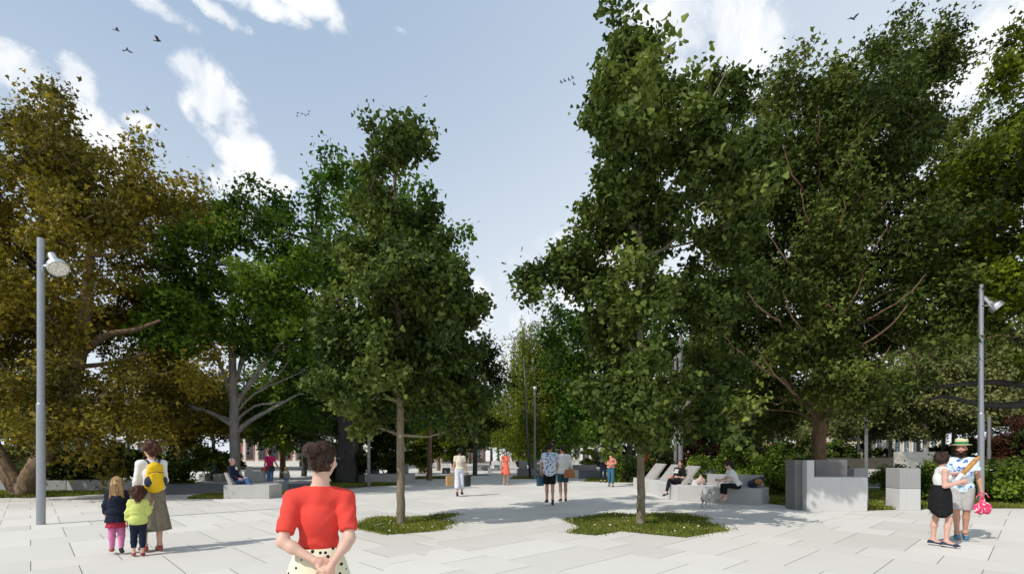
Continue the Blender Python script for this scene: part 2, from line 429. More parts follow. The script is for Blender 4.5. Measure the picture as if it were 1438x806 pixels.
def grass(name, poly, n, h=0.09, wd_=0.012, z=0.01, daisies=0, xlim=None, ylim=None, spill=0.0):
    P = scatter(poly, n, xlim, ylim); n = len(P)
    P = P + rng.normal(0, spill, P.shape) if spill else P
    a = rng.uniform(0, 2 * math.pi, n); hgt = h * rng.uniform(0.35, 1.15, n); ln = rng.normal(0, 0.35, (n, 2)) * hgt[:, None]
    w2 = wd_ * rng.uniform(0.6, 1.2, n)
    dx = np.stack([np.cos(a) * w2, np.sin(a) * w2], 1)
    V = np.zeros((n, 4, 3))
    V[:, 0, :2] = P - dx; V[:, 1, :2] = P + dx; V[:, 2, :2] = P + dx * 0.6 + ln * 0.4; V[:, 3, :2] = P + ln
    V[:, 0, 2] = V[:, 1, 2] = z; V[:, 2, 2] = z + hgt * 0.55; V[:, 3, 2] = z + hgt
    F = np.arange(n * 4).reshape(n, 4)
    clump = np.sin(P[:, 0] * 3.1 + np.cos(P[:, 1] * 2.3) * 2) * 0.13
    o = np_mesh(name, V.reshape(-1, 3), F, [MAT_BLADE], face_attr=np.clip(rng.normal(0.5, 0.22, n) + clump, 0, 1)); tag(o, kind='stuff')
    if daisies:
        Q = scatter(poly, daisies, xlim, ylim); m = len(Q); k = 6; V = np.zeros((m, k, 3)); r = rng.uniform(0.010, 0.022, m)
        tl = rng.normal(0, 0.25, (m, 2)); hz_ = z + h * rng.uniform(0.7, 1.2, m)
        for j in range(k):
            V[:, j, 0] = Q[:, 0] + r * math.cos(j * math.tau / k); V[:, j, 1] = Q[:, 1] + r * math.sin(j * math.tau / k)
            V[:, j, 2] = hz_ + r * (math.cos(j * math.tau / k) * tl[:, 0] + math.sin(j * math.tau / k) * tl[:, 1])
        o = np_mesh('daisies', V.reshape(-1, 3), np.arange(m * k).reshape(m, k), MAT_DAISY); tag(o, kind='stuff')
PATCH_L = GP((495, 740), (526, 726.5), (548, 726), (556, 728), (608, 725), (606, 723.4), (640, 721.5), (640, 723.5), (622, 728), (637, 735), (622, 739), (625, 743), (604, 746), (543, 750.5))
PATCH_R = GP((790, 729.5), (808, 727.5), (835, 724), (857, 720), (886, 722.5), (946, 720), (975, 724), (995, 728), (990, 732), (1010, 738), (1025, 744.5), (1000, 748), (964, 754.5), (915, 750), (872, 745.5), (836, 751.5), (798, 748), (814, 740), (804, 735))
for poly in (PATCH_L, PATCH_R):
    sheet('lawn', poly, 0.006, MAT_LAWN)
    grass('grass', poly, 12000, 0.060, 0.009, daisies=80, spill=0.10)
grass('grass', LAWNS['front_left'], 16000, 0.09, 0.016, xlim=(-24, -14))
grass('grass', LAWNS['left_bench'], 3500, 0.1, 0.016)
grass('grass', LAWNS['left_bench_right'], 2200, 0.1, 0.018)
grass('grass', LAWNS['behind_wall'], 9000, 0.13, 0.03, xlim=(-26, -12), ylim=(21, 30))
grass('grass', LAWNS['dark_trunk'], 5000, 0.12, 0.022)
grass('grass', LAWNS['right_main'], 26000, 0.11, 0.016, daisies=260, xlim=(7, 17), ylim=(13.4, 21))
for k in ('far_a', 'far_b', 'far_c'): grass('grass', LAWNS[k], 3000, 0.12, 0.03)

# ------------------------------------------------------------------ leaves and branches
def leaf_shape(kind):
    if kind == 'fan':      # notched fan
        return np.array([(0, 0, 0), (.62, .58, .08), (.93, .40, .05), (.86, 0, 0), (.93, -.40, .05), (.62, -.58, .08)])
    if kind == 'lobed':    # three-lobed
        return np.array([(0, 0, 0), (.28, .55, .10), (.50, .20, .02), (1.0, 0, -.06), (.50, -.20, .02), (.28, -.55, .10)])
    if kind == 'narrow':
        return np.array([(0, 0, 0), (.45, .13, .03), (1, 0, -.08), (.45, -.13, .03)])
    return np.array([(0, 0, 0), (.45, .36, .07), (1, 0, -.06), (.45, -.36, .07)])
def leaf_mesh(name, C, D, size, kind, mat, parent, tone, r, up=0.55):
    """C leaf positions, D outward directions"""
    n = len(C); S = leaf_shape(kind); k = len(S)
    N = r.normal(0, 1, (n, 3)) * 0.75 + D * 0.45 + np.array([0, 0, up]); N /= np.linalg.norm(N, axis=1)[:, None]
    A = r.normal(0, 1, (n, 3)) + D * 0.5 + np.array([0, 0, -0.35]); A -= N * (A * N).sum(1)[:, None]; A /= np.linalg.norm(A, axis=1)[:, None]
    B = np.cross(N, A); s = size * r.uniform(0.55, 1.25, n)
    V = C[:, None, :] + s[:, None, None] * (A[:, None, :] * S[None, :, 0:1] + B[:, None, :] * S[None, :, 1:2] + N[:, None, :] * S[None, :, 2:3])
    return np_mesh(name, V.reshape(-1, 3), np.arange(n * k).reshape(n, k), mat, parent, face_attr=tone)
def branch_mesh(name, P, par, R, mat, parent, nside=6):
    idx = np.nonzero(par >= 0)[0]; a, b = P[par[idx]], P[idx]; ra, rb = R[par[idx]], R[idx]
    ra = np.minimum(ra, rb * 1.9 + 0.004)
    T = b - a; L = np.linalg.norm(T, axis=1) + 1e-9; T = T / L[:, None]
    ref = np.where(np.abs(T[:, 2:3]) < 0.9, np.array([[0, 0, 1.0]]), np.array([[1.0, 0, 0]]))
    U = np.cross(T, ref); U /= np.linalg.norm(U, axis=1)[:, None]; Vv = np.cross(T, U)
    m = len(idx); out = np.zeros((m, 2 * nside, 3))
    b = b + T * (rb * 0.3)[:, None]
    for k in range(nside):
        w_ = 2 * math.pi * k / nside; dirv_ = U * math.cos(w_) + Vv * math.sin(w_)
        out[:, k] = a + dirv_ * ra[:, None]; out[:, nside + k] = b + dirv_ * rb[:, None]
    base = (np.arange(m) * 2 * nside)[:, None]
    F = np.concatenate([base + np.array([[k, nside + k, nside + (k + 1) % nside, (k + 1) % nside]]) for k in range(nside)])
    return np_mesh(name, out.reshape(-1, 3), F, mat, parent, smooth=True)
def resample(pts, step):
    pts = np.asarray(pts, float); out = [pts[0]]
    for a, b in zip(pts[:-1], pts[1:]):
        n = max(1, int(np.linalg.norm(b[:3] - a[:3]) / step))
        for i in range(1, n + 1): out.append(a + (b - a) * i / n)
    return np.array(out)
def smooth_poly(pts, it=2):
    pts = np.asarray(pts, float)
    for _ in range(it):
        q = [pts[0]]
        for a, b in zip(pts[:-1], pts[1:]): q += [a * .75 + b * .25, a * .25 + b * .75]
        q.append(pts[-1]); pts = np.array(q)
    return pts
def n3(P, f, seed):                     # cheap smooth value noise, -1..1
    q = P * f + seed * 7.13
    return (np.sin(q[:, 0] * 1.7 + np.sin(q[:, 1] * 1.3 + q[:, 2])) + np.sin(q[:, 1] * 2.1 + np.sin(q[:, 2] * 1.9 + q[:, 0] * .7)) + np.sin(q[:, 2] * 2.3 + np.sin(q[:, 0] * 1.5 - q[:, 1]))) / 3

def make_tree(name, d, base, stems, blobs, nclump, per, lsize, lkind, lmat, bmat, label, cat='tree', group=None, seed=1,
              limbs=(), spread=0.38, gap=-0.35, gapf=0.55, shell=0.55, twig=0.010, up=0.5, flat=0.75, depthk=0.9, strands=None, spray=3.0, deep=True, crown_name='crown'):
    """stems: polylines (px, py, r, dy) that carry the crown; blobs: (px, py, rx, ry[, dy, ry_depth]) in sighted pixels at distance d."""
    r = np.random.default_rng(seed)
    root = np.array([gx(base[0], d), d, 0.0])
    S = d / FPX
    t = empty(name, root, 0, label, cat, group)
    P = []; par = []; Rx = []
    trunk_pts = []
    for st in stems:
        poly = np.array([[gx(q[0], d) - root[0], (q[3] if len(q) > 3 else 0.0), zz(q[1], d), q[2]] for q in st])
        poly = resample(smooth_poly(poly, 2), 0.35)
        # join the stem's foot to an existing node when it starts on one
        prev = -1
        if P:
            dd = np.linalg.norm(np.array(P) - poly[0, :3], axis=1); j = int(dd.argmin())
            if dd[j] < 0.9: prev = j
        for q in poly:
            jit = r.normal(0, 0.003 + 0.03 * q[3], 3) * np.array([1, 1, .3]) if prev >= 0 else np.zeros(3)
            P.append(q[:3] + jit); par.append(prev); Rx.append(q[3]); prev = len(P) - 1
    ntr = len(P)
    # crown points
    B = []; span = .5 * S * (max(b[0] + b[2] for b in blobs) - min(b[0] - b[2] for b in blobs)) / 2 if deep else 0.0
    for ib, b in enumerate(blobs):
        dy = b[4] if len(b) > 4 else span * math.sin(ib * 2.4 + seed)
        rd = b[5] if len(b) > 5 else (b[2] + b[3]) / 2 * S * depthk
        B.append((gx(b[0], d + dy) - root[0], dy, zz(b[1], d + dy), b[2] * S, rd, b[3] * S))
    B = np.array(B); vol = B[:, 3] * B[:, 4] * B[:, 5]; wgt = vol ** 0.8; wgt /= wgt.sum()
    C = np.zeros((0, 3)); Dn = np.zeros((0, 3))
    nsp = max(24, nclump // 7)
    for _ in range(30):
        k = r.choice(len(B), nsp * 2, p=wgt)
        u = r.normal(0, 1, (len(k), 3)); u /= np.linalg.norm(u, axis=1)[:, None]
        rad = r.uniform(0, 1, len(k)) ** (1 / 3) ; rad = np.where(r.uniform(0, 1, len(k)) < shell, 0.72 + 0.28 * rad, rad)
        q = B[k, :3] + u * rad[:, None] * B[k, 3:]
        keep = (n3(q, gapf, seed) > gap + 0.25 * r.normal(0, 1, len(q)) * 0.5) & (q[:, 2] > 0.25)
        C = np.concatenate([C, q[keep]]); Dn = np.concatenate([Dn, u[keep]])
        if len(C) >= nsp: break
    C, Dn = C[:nsp], Dn[:nsp]; SPR = np.arange(len(C))
    if not strands:      # each crown point is a leafy spray reaching outward and up, with air between it and the next
        SPR = np.repeat(np.arange(len(C)), 7); ax = Dn * .75 + r.normal(0, .45, C.shape) + np.array([0, 0, .30]); ax /= np.linalg.norm(ax, axis=1)[:, None]
        ln = spread * spray * r.uniform(.6, 1.35, len(C)); tt = np.tile(np.linspace(-.55, .65, 7), len(C)) + r.normal(0, .07, len(SPR))
        C = C[SPR] + ax[SPR] * (tt * ln[SPR])[:, None] + r.normal(0, spread * .42, (len(SPR), 3)) * (1.05 - np.clip(tt, 0, 1))[:, None] * np.array([1, 1, .7]); Dn = Dn[SPR] * .5 + ax[SPR] * .5
        C[:, 2] = np.maximum(C[:, 2], .12)
    else:
        C = C[r.integers(0, len(C), nclump)] + r.normal(0, .35, (nclump, 3)); Dn = C * 0; SPR = np.arange(nclump)
    # grow limbs toward the crown points
    N0 = len(P); cap = N0 + 3 * len(C) + 5
    PA = np.zeros((cap, 3)); PL = np.zeros(cap); pa = np.full(cap, -1); PA[:N0] = np.array(P); pa[:N0] = par
    for i in range(N0):
        PL[i] = 0 if pa[i] < 0 else PL[pa[i]] + 0.35 * np.linalg.norm(PA[i] - PA[pa[i]])
    lowcut = np.array([(PA[i, 2] < max(0.8, B[:, 2].min() - B[:, 5].max() * 1.15)) for i in range(N0)])
    order = np.argsort(((C[:, None, :] - PA[None, :N0:2, :]) ** 2).sum(2).min(1)); n = N0; tips = []
    for i in order:
        c = C[i]; dv = c - PA[:n]; dist = np.linalg.norm(dv, axis=1)
        cost = dist + 0.30 * PL[:n] + 0.9 * np.maximum(0, -dv[:, 2]) ; cost[:N0][lowcut] += 50
        q = int(cost.argmin()); a = PA[q]; m = (a + c) / 2; L = dist[q]
        if L > 0.5:
            m = m + r.normal(0, 0.09 * min(L, 1.3), 3) + np.array([0, 0, -0.06 * L]); PA[n] = m; pa[n] = q; PL[n] = PL[q] + L / 2; q = n; n += 1
        PA[n] = c; pa[n] = q; PL[n] = PL[q] + np.linalg.norm(c - PA[q]); tips.append(n); n += 1
    PA, pa = PA[:n], pa[:n]
    E = 2.35; acc = np.zeros(n); acc[tips] += twig ** E
    for i in range(n - 1, N0 - 1, -1): acc[pa[i]] += acc[i] if pa[i] >= 0 else 0
    R = np.maximum(acc, 1e-9) ** (1 / E)
    R[:N0] = np.array(Rx)
    # extra bare limbs
    Pl = [PA]; Pr = [pa]; Rl = [R]; off = n
    for lb in limbs:
        poly = np.array([[gx(q[0], d + (q[3] if len(q) > 3 else 0)) - root[0], (q[3] if len(q) > 3 else 0.0), zz(q[1], d + (q[3] if len(q) > 3 else 0)), q[2]] for q in lb]); poly = resample(smooth_poly(poly, 2), 0.3)
        poly[:, :3] += r.normal(0, 0.02, (len(poly), 3))
        Pl.append(poly[:, :3]); Rl.append(poly[:, 3]); Pr.append(np.concatenate([[-1], np.arange(len(poly) - 1) + off])); off += len(poly)
    branch_mesh('trunk', np.concatenate(Pl), np.concatenate(Pr), np.concatenate(Rl), bmat, t, 8 if d < 25 else 6)
    # leaves
    if strands:
        ln, seg = strands; k = len(C)
        L = ln * r.uniform(0.45, 1.0, k); L = np.minimum(L, C[:, 2] - 0.9)
        cnt = np.maximum(4, (L / seg).astype(int)); ci = np.repeat(np.arange(k), cnt); off_ = np.concatenate([np.arange(c) for c in cnt]) * seg
        Q = C[ci].copy(); Q[:, 2] -= off_; sway = r.normal(0, 0.16, (k, 2)); Q[:, :2] += sway[ci] * (off_ / 3.0)[:, None] + r.normal(0, 0.05, (len(Q), 2))
        Dv = np.tile([0, 0, -0.9], (len(Q), 1)) + r.normal(0, .25, (len(Q), 3)); tone = 0.5 + r.normal(0, 0.13, k)[ci] + r.normal(0, 0.15, len(Q))
        leaf_mesh(crown_name, Q, Dv, lsize, lkind, lmat, t, np.clip(tone, 0, 1), r, 0.1)
    else:
        k = len(C); ci = np.repeat(np.arange(k), per); ci = ci[r.uniform(0, 1, len(ci)) < 0.9]
        sp = spread * .62 * r.uniform(0.6, 1.3, k)[ci]
        o = r.normal(0, 1, (len(ci), 3)) * np.array([1, 1, flat]) * sp[:, None]
        Q = C[ci] + o; Q[:, 2] = np.maximum(Q[:, 2], 0.04)
        on = o / (np.linalg.norm(o, axis=1)[:, None] + 1e-6); Dv = on * 0.6 + Dn[ci] * 0.6
        tone = 0.47 + r.normal(0, 0.15, SPR.max() + 1)[SPR][ci] + r.normal(0, 0.07, k)[ci] + n3(C, 0.9, seed + 3)[ci] * 0.14 + r.normal(0, 0.13, len(ci))
        leaf_mesh(crown_name, Q, Dv, lsize, lkind, lmat, t, np.clip(tone, 0, 1), r, up)
    return t

LF_GINKGO = M_leaf('ginkgo_leaf', (0.020, 0.038, 0.014), (0.050, 0.084, 0.028), (0.145, 0.19, 0.08), 0.2)
LF_OLIVE = M_leaf('olive_gold_leaf', (0.036, 0.037, 0.008), (0.115, 0.104, 0.022), (0.30, 0.25, 0.06), 0.25)
LF_BRIGHT = M_leaf('bright_green_leaf', (0.022, 0.050, 0.008), (0.060, 0.120, 0.018), (0.16, 0.25, 0.05), 0.30)
LF_CHEST = M_leaf('deep_green_leaf', (0.014, 0.040, 0.008), (0.036, 0.088, 0.015), (0.10, 0.19, 0.035), 0.27)
LF_PLANE = M_leaf('plane_leaf', (0.015, 0.029, 0.009), (0.040, 0.066, 0.020), (0.125, 0.165, 0.06), 0.2)
LF_LIME = M_leaf('yellow_green_leaf', (0.022, 0.040, 0.004), (0.060, 0.092, 0.009), (0.20, 0.26, 0.028), 0.32)
LF_DARK = M_leaf('dark_leaf', (0.008, 0.016, 0.004), (0.018, 0.034, 0.008), (0.05, 0.075, 0.02), 0.18)
LF_WILLOW = M_leaf('willow_leaf', (0.050, 0.075, 0.016), (0.12, 0.165, 0.034), (0.24, 0.30, 0.07), 0.34)
LF_MID = M_leaf('mid_green_leaf', (0.018, 0.034, 0.010), (0.045, 0.075, 0.020), (0.11, 0.16, 0.045), 0.22)
LF_GREY = M_leaf('grey_green_leaf', (0.07, 0.085, 0.055), (0.14, 0.165, 0.11), (0.25, 0.27, 0.19), 0.3)
LF_RED = M_leaf('purple_leaf', (0.018, 0.008, 0.008), (0.045, 0.018, 0.018), (0.10, 0.04, 0.035), 0.2)
LF_SHRUB = M_leaf('shrub_leaf', (0.034, 0.062, 0.014), (0.085, 0.145, 0.030), (0.19, 0.28, 0.07), 0.28)
BK_BROWN = M_bark('brown_bark', (0.10, 0.065, 0.04), (0.27, 0.19, 0.12))
BK_GREY = M_bark('grey_bark', (0.13, 0.12, 0.11), (0.30, 0.28, 0.26))
BK_DARK = M_bark('dark_bark', (0.035, 0.033, 0.032), (0.10, 0.095, 0.09))
BK_YOUNG = M_bark('young_bark', (0.13, 0.105, 0.07), (0.33, 0.285, 0.20), 16)
BK_RED = M_bark('reddish_bark', (0.11, 0.07, 0.045), (0.30, 0.19, 0.12))
BK_PALE = M_bark('pale_bark', (0.22, 0.20, 0.17), (0.45, 0.42, 0.37))

# --- the two young trees in the grass patches
make_tree('young_tree', 11.4, (563, 736), [[(563, 738, .105), (563, 690, .092), (562, 600, .085), (561, 500, .07), (559, 400, .055), (556, 300, .04), (552, 215, .02), (550, 175, .012)]],
          [(552, 195, 16, 26), (558, 238, 30, 40), (552, 300, 46, 46), (556, 360, 78, 62), (572, 430, 98, 72), (590, 455, 88, 40), (556, 500, 84, 62), (570, 560, 92, 48), (640, 440, 46, 26), (590, 262, 34, 14), (602, 200, 16, 10),
           (590, 590, 70, 28), (500, 540, 46, 40), (640, 540, 30, 40)],
          900, 62, 0.105, 'fan', LF_GINKGO, BK_YOUNG, 'young fan-leaved tree in the smaller grass patch beside the woman in red', seed=21, spread=0.21, gap=-0.20, gapf=1.1, spray=3.6, twig=0.006)
make_tree('young_tree', 11.4, (900, 736), [[(900, 738, .105), (900, 690, .09), (900, 600, .08), (899, 500, .072), (898, 400, .06), (900, 300, .05), (904, 180, .035), (900, 90, .022), (896, 40, .012)],
            [(899, 372, .045), (870, 362, .035), (820, 372, .028), (760, 380, .02), (722, 372, .012)],
            [(902, 300, .035), (950, 220, .03), (1000, 140, .02), (1020, 100, .01)]],
          [(890, 50, 18, 24), (902, 95, 42, 36), (932, 100, 34, 30), (900, 140, 50, 30), (884, 150, 46, 40), (850, 192, 44, 24), (930, 180, 70, 60), (998, 165, 36, 46), (1012, 120, 12, 18), (965, 130, 26, 22), (868, 250, 50, 40), (950, 265, 90, 62), (1020, 230, 42, 70),
           (868, 305, 40, 28), (1010, 320, 50, 56), (930, 345, 70, 36), (738, 376, 34, 18, 0, .5), (718, 350, 12, 20, 0, .35), (760, 388, 30, 14, 0, .5), (785, 378, 32, 15, 0, .5), (810, 390, 26, 14, 0, .5), (730, 398, 24, 10, 0, .4), (835, 384, 30, 18, 0, .5), (855, 392, 24, 18, 0, .5), (885, 425, 46, 36), (970, 425, 70, 46),
           (890, 480, 60, 40), (860, 530, 56, 36), (960, 510, 80, 50), (900, 560, 76, 34), (990, 570, 50, 44)],
          1150, 58, 0.115, 'fan', LF_GINKGO, BK_YOUNG, 'tall young fan-leaved tree in the larger grass patch, a lower limb reaching left', seed=22, spread=0.22, gap=0.0, gapf=1.0, spray=3.6, twig=0.006)

# --- big tree at the left edge
make_tree('park_tree', 19.5, (32, 695), [
            [(34, 699, .44), (42, 672, .36), (68, 630, .28), (88, 575, .26), (108, 520, .27), (118, 450, .24), (122, 400, .18), (130, 330, .12), (128, 240, .07)],
            [(30, 692, .34), (6, 655, .27), (-14, 618, .25), (-45, 560, .23), (-60, 480, .2), (-70, 380, .13)],
            [(42, 675, .24), (52, 640, .22), (66, 590, .20), (70, 520, .16), (50, 450, .10)],
            [(108, 515, .16), (70, 470, .13), (30, 442, .10), (-10, 425, .07)], [(116, 495, .16), (150, 468, .13), (185, 465, .09), (225, 450, .05)],
            [(110, 520, .13), (75, 450, .12), (40, 410, .09), (10, 390, .06)], [(112, 515, .1), (160, 510, .08), (205, 495, .05)]],
          [(10, 195, 80, 66), (70, 215, 60, 42), (115, 245, 76, 50), (180, 258, 36, 38), (60, 320, 110, 70), (170, 320, 80, 60), (225, 315, 28, 44), (40, 420, 120, 46), (-60, 380, 120, 130), (180, 400, 80, 46), 
           (100, 570, 56, 34), (180, 560, 90, 50), (230, 520, 60, 50), (140, 605, 70, 26), (250, 590, 50, 40), (20, 540, 40, 20), (60, 470, 90, 50, 3.0), (170, 450, 70, 40, 3.0), (-90, 540, 90, 60), (0, 135, 30, 22), (78, 165, 14, 18), (195, 205, 12, 20), (268, 325, 12, 30)],
          1500, 82, 0.155, 'lobed', LF_OLIVE, BK_BROWN, 'big spreading tree with olive gold foliage and a forked trunk', seed=31, spread=0.46, gap=-0.45, gapf=0.6, shell=.35, twig=0.010)
# --- branchy tree behind the seated man
make_tree('park_tree', 22.5, (330, 687), [[(330, 688, .25), (330, 640, .22), (329, 580, .21), (327, 540, .18), (326, 470, .14), (324, 400, .09), (322, 330, .05)],
            [(330, 610, .13), (350, 590, .11), (380, 575, .07), (415, 555, .04)], [(329, 575, .12), (345, 545, .10), (370, 510, .07), (395, 480, .04), (420, 450, .03)], [(328, 560, .10), (312, 520, .08), (298, 480, .06), (285, 430, .04)],
            [(330, 600, .10), (300, 580, .08), (262, 568, .06), (235, 560, .03)], [(328, 545, .09), (350, 480, .07), (372, 420, .05), (385, 380, .03)]],
          [(322, 320, 54, 34), (290, 370, 64, 44), (360, 370, 60, 44), (250, 430, 54, 44), (320, 440, 76, 44), (390, 440, 46, 44), (270, 490, 66, 36), (230, 470, 30, 40), (355, 490, 50, 34), (295, 300, 26, 20)],
          620, 60, 0.205, 'lobed', LF_BRIGHT, BK_GREY, 'bright green tree with bare grey lower limbs behind the seated man', seed=32, spread=0.42, gap=-0.15, gapf=0.6, twig=0.014,
          limbs=[[(333, 590, .07), (352, 570, .05), (392, 566, .035), (425, 552, .02)], [(335, 575, .06), (362, 548, .04), (405, 530, .025), (428, 520, .015)], [(340, 555, .05), (362, 530, .035), (388, 490, .02), (420, 480, .015)],
                 [(325, 590, .06), (285, 575, .045), (240, 572, .03), (205, 560, .015)], [(331, 530, .05), (345, 480, .04), (352, 430, .03), (350, 380, .02)], [(338, 565, .05), (344, 530, .04), (341, 500, .02)], [(365, 546, .03), (392, 525, .02), (412, 500, .012)]])
# --- deep green tree on the thick dark trunk
make_tree('park_tree', 27.0, (487, 678), [[(486, 681, .60), (487, 660, .56), (489, 620, .55), (490, 596, .52), (478, 560, .36), (462, 500, .24), (455, 420, .16), (450, 340, .08)],
            [(490, 600, .40), (508, 560, .32), (530, 500, .22), (545, 420, .14), (548, 350, .07)], [(489, 596, .30), (492, 520, .22), (494, 420, .15), (490, 320, .07)]],
          [(470, 275, 60, 30), (520, 290, 60, 44), (430, 310, 50, 40), (470, 360, 90, 56), (560, 350, 60, 60), (420, 400, 50, 50), (500, 440, 100, 56), (590, 430, 60, 60), (440, 490, 60, 44), (520, 520, 90, 44), (590, 520, 50, 60), (440, 560, 46, 34), (540, 575, 60, 30), (478, 228, 24, 16), (620, 380, 36, 50), (500, 250, 40, 20)],
          900, 70, 0.26, 'leaf', LF_CHEST, BK_DARK, 'deep green tree on a thick dark trunk behind the woman in red', seed=33, spread=0.55, gap=-0.28, gapf=0.5, twig=0.015)
# --- big tree on the right
make_tree('park_tree', 19.0, (1150, 692), [[(1150, 694, .27), (1150, 660, .25), (1150, 610, .235), (1151, 560, .22), (1150, 500, .19), (1148, 430, .16), (1150, 340, .12), (1155, 240, .09), (1160, 140, .05)],
            [(1151, 585, .12), (1190, 545, .11), (1215, 525, .09), (1240, 505, .06), (1275, 490, .04)], [(1149, 570, .11), (1110, 560, .09), (1060, 555, .07), (1020, 545, .05), (990, 540, .03)], [(1149, 480, .11), (1190, 450, .10), (1245, 410, .08), (1280, 370, .06), (1320, 310, .04)],
            [(1149, 470, .11), (1110, 400, .09), (1090, 320, .07), (1075, 230, .05), (1070, 160, .03)], [(1150, 380, .09), (1190, 300, .07), (1220, 220, .05), (1245, 130, .03)], [(1150, 520, .08), (1180, 470, .06), (1205, 400, .05), (1215, 320, .03)], [(1148, 440, .07), (1120, 400, .06), (1080, 360, .05), (1030, 330, .03)]],
          [(1250, 76, 36, 26), (1105, 108, 34, 28), (1180, 140, 50, 32), (1290, 100, 30, 30), (1325, 82, 16, 12), (1090, 160, 56, 56), (1200, 180, 90, 56), (1290, 190, 60, 50), (1060, 250, 56, 60), (1150, 270, 90, 60), (1270, 270, 90, 60), (1350, 260, 36, 60), (1030, 350, 54, 60), (1120, 370, 90, 60), (1230, 370, 90, 56), (1320, 360, 56, 60),
           (1010, 450, 50, 50), (1090, 470, 80, 50), (1190, 470, 80, 44), (1290, 460, 70, 44), (1020, 540, 60, 44), (1100, 550, 60, 36), (1210, 540, 60, 36), (1040, 590, 56, 26), (1290, 540, 50, 30)],
          2000, 80, 0.155, 'lobed', LF_PLANE, BK_RED, 'big dark green tree with reddish limbs rising behind the tall concrete block', seed=34, spread=0.44, gap=-0.45, gapf=0.6, shell=.35, twig=0.010,
          limbs=[[(1146, 590, .05), (1100, 572, .04), (1040, 580, .03), (1000, 600, .015)], [(1152, 545, .04), (1176, 500, .03), (1182, 470, .02)], [(1200, 440, .03), (1240, 470, .025), (1266, 483, .015)], [(1255, 405, .03), (1300, 390, .025), (1330, 395, .012)]] + [[(1150 + (x - 1150) * .05, y + 70, .055, -.3), (1150 + (x - 1150) * .45, y + 34, .042, -2.4), (x, y, .022, -4.0), (x + (x - 1150) * .25, y - 34, .008, -4.4)] for x, y in ((1080, 520), (1110, 440), (1062, 430), (1090, 350), (1130, 300), (1180, 320), (1200, 420), (1228, 350), (1235, 300), (1250, 460), (1230, 520), (1110, 240), (1190, 230), (1150, 190), (1040, 500), (1270, 420))])
# --- yellow-green tree at the right edge
make_tree('park_tree', 17.5, (1500, 700), [[(1500, 702, .46), (1502, 640, .43), (1498, 580, .40), (1490, 530, .36), (1475, 470, .28), (1440, 440, .2), (1400, 400, .13), (1370, 350, .07)],
            [(1496, 560, .28), (1470, 500, .22), (1440, 480, .18), (1410, 462, .13), (1380, 450, .07)], [(1500, 590, .2), (1450, 567, .14), (1400, 570, .11), (1360, 565, .09), (1330, 555, .06), (1300, 562, .04)],
            [(1500, 570, .18), (1460, 545, .12), (1400, 535, .09), (1345, 540, .06), (1290, 545, .04)], [(1490, 520, .25), (1500, 400, .18), (1480, 260, .1), (1450, 140, .05)]],
          [(1430, 90, 24, 46), (1420, 190, 46, 60), (1390, 240, 44, 40), (1470, 230, 70, 90), (1400, 310, 60, 60), (1360, 350, 36, 60), (1470, 380, 80, 80), (1390, 400, 56, 44), (1350, 440, 40, 40), (1330, 490, 50, 26), (1300, 520, 36, 24), (1560, 350, 120, 160), (1540, 180, 80, 90), (1430, 520, 40, 14)],
          950, 74, 0.165, 'lobed', LF_LIME, BK_DARK, 'yellow-green tree at the right edge with long level limbs', seed=35, spread=0.36, gap=-0.22, gapf=0.7, twig=0.010)
# --- weeping tree in the distance
make_tree('weeping_tree', 46.0, (744, 662), [[(747, 663, .26), (743, 630, .2), (739, 560, .15), (737, 500, .11), (735, 460, .06)], [(742, 610, .14), (765, 540, .11), (775, 480, .06)], [(741, 600, .12), (715, 560, .08)]],
          [(770, 475, 34, 26), (790, 510, 30, 30), (725, 475, 18, 14), (735, 462, 12, 12), (720, 545, 22, 22), (755, 530, 40, 36), (790, 560, 30, 24), (705, 560, 14, 16), (760, 580, 50, 18)],
          1500, 0, 0.40, 'narrow', LF_WILLOW, BK_GREY, 'pale green weeping tree hanging behind the tall lamp', seed=36, strands=(5.2, 0.12), twig=0.012, gap=-0.5)
# --- round tree behind the loungers
make_tree('park_tree', 36.0, (885, 668), [[(885, 670, .24), (884, 640, .22), (884, 600, .2), (880, 560, .16), (872, 510, .1)], [(884, 590, .14), (905, 550, .1), (930, 500, .06)], [(884, 600, .13), (862, 598, .10), (845, 560, .06)]],
          [(850, 480, 60, 40), (900, 490, 60, 50), (800, 470, 36, 30), (830, 530, 60, 46), (900, 560, 70, 40), (850, 590, 44, 24), (960, 530, 60, 60), (800, 560, 28, 40), (940, 585, 56, 24), (1000, 570, 50, 36), (780, 450, 20, 12)],
          640, 60, 0.32, 'leaf', LF_CHEST, BK_DARK, 'round mid green tree with a dark trunk behind the loungers', seed=37, spread=0.62, gap=-0.30, gapf=0.45, twig=0.016)
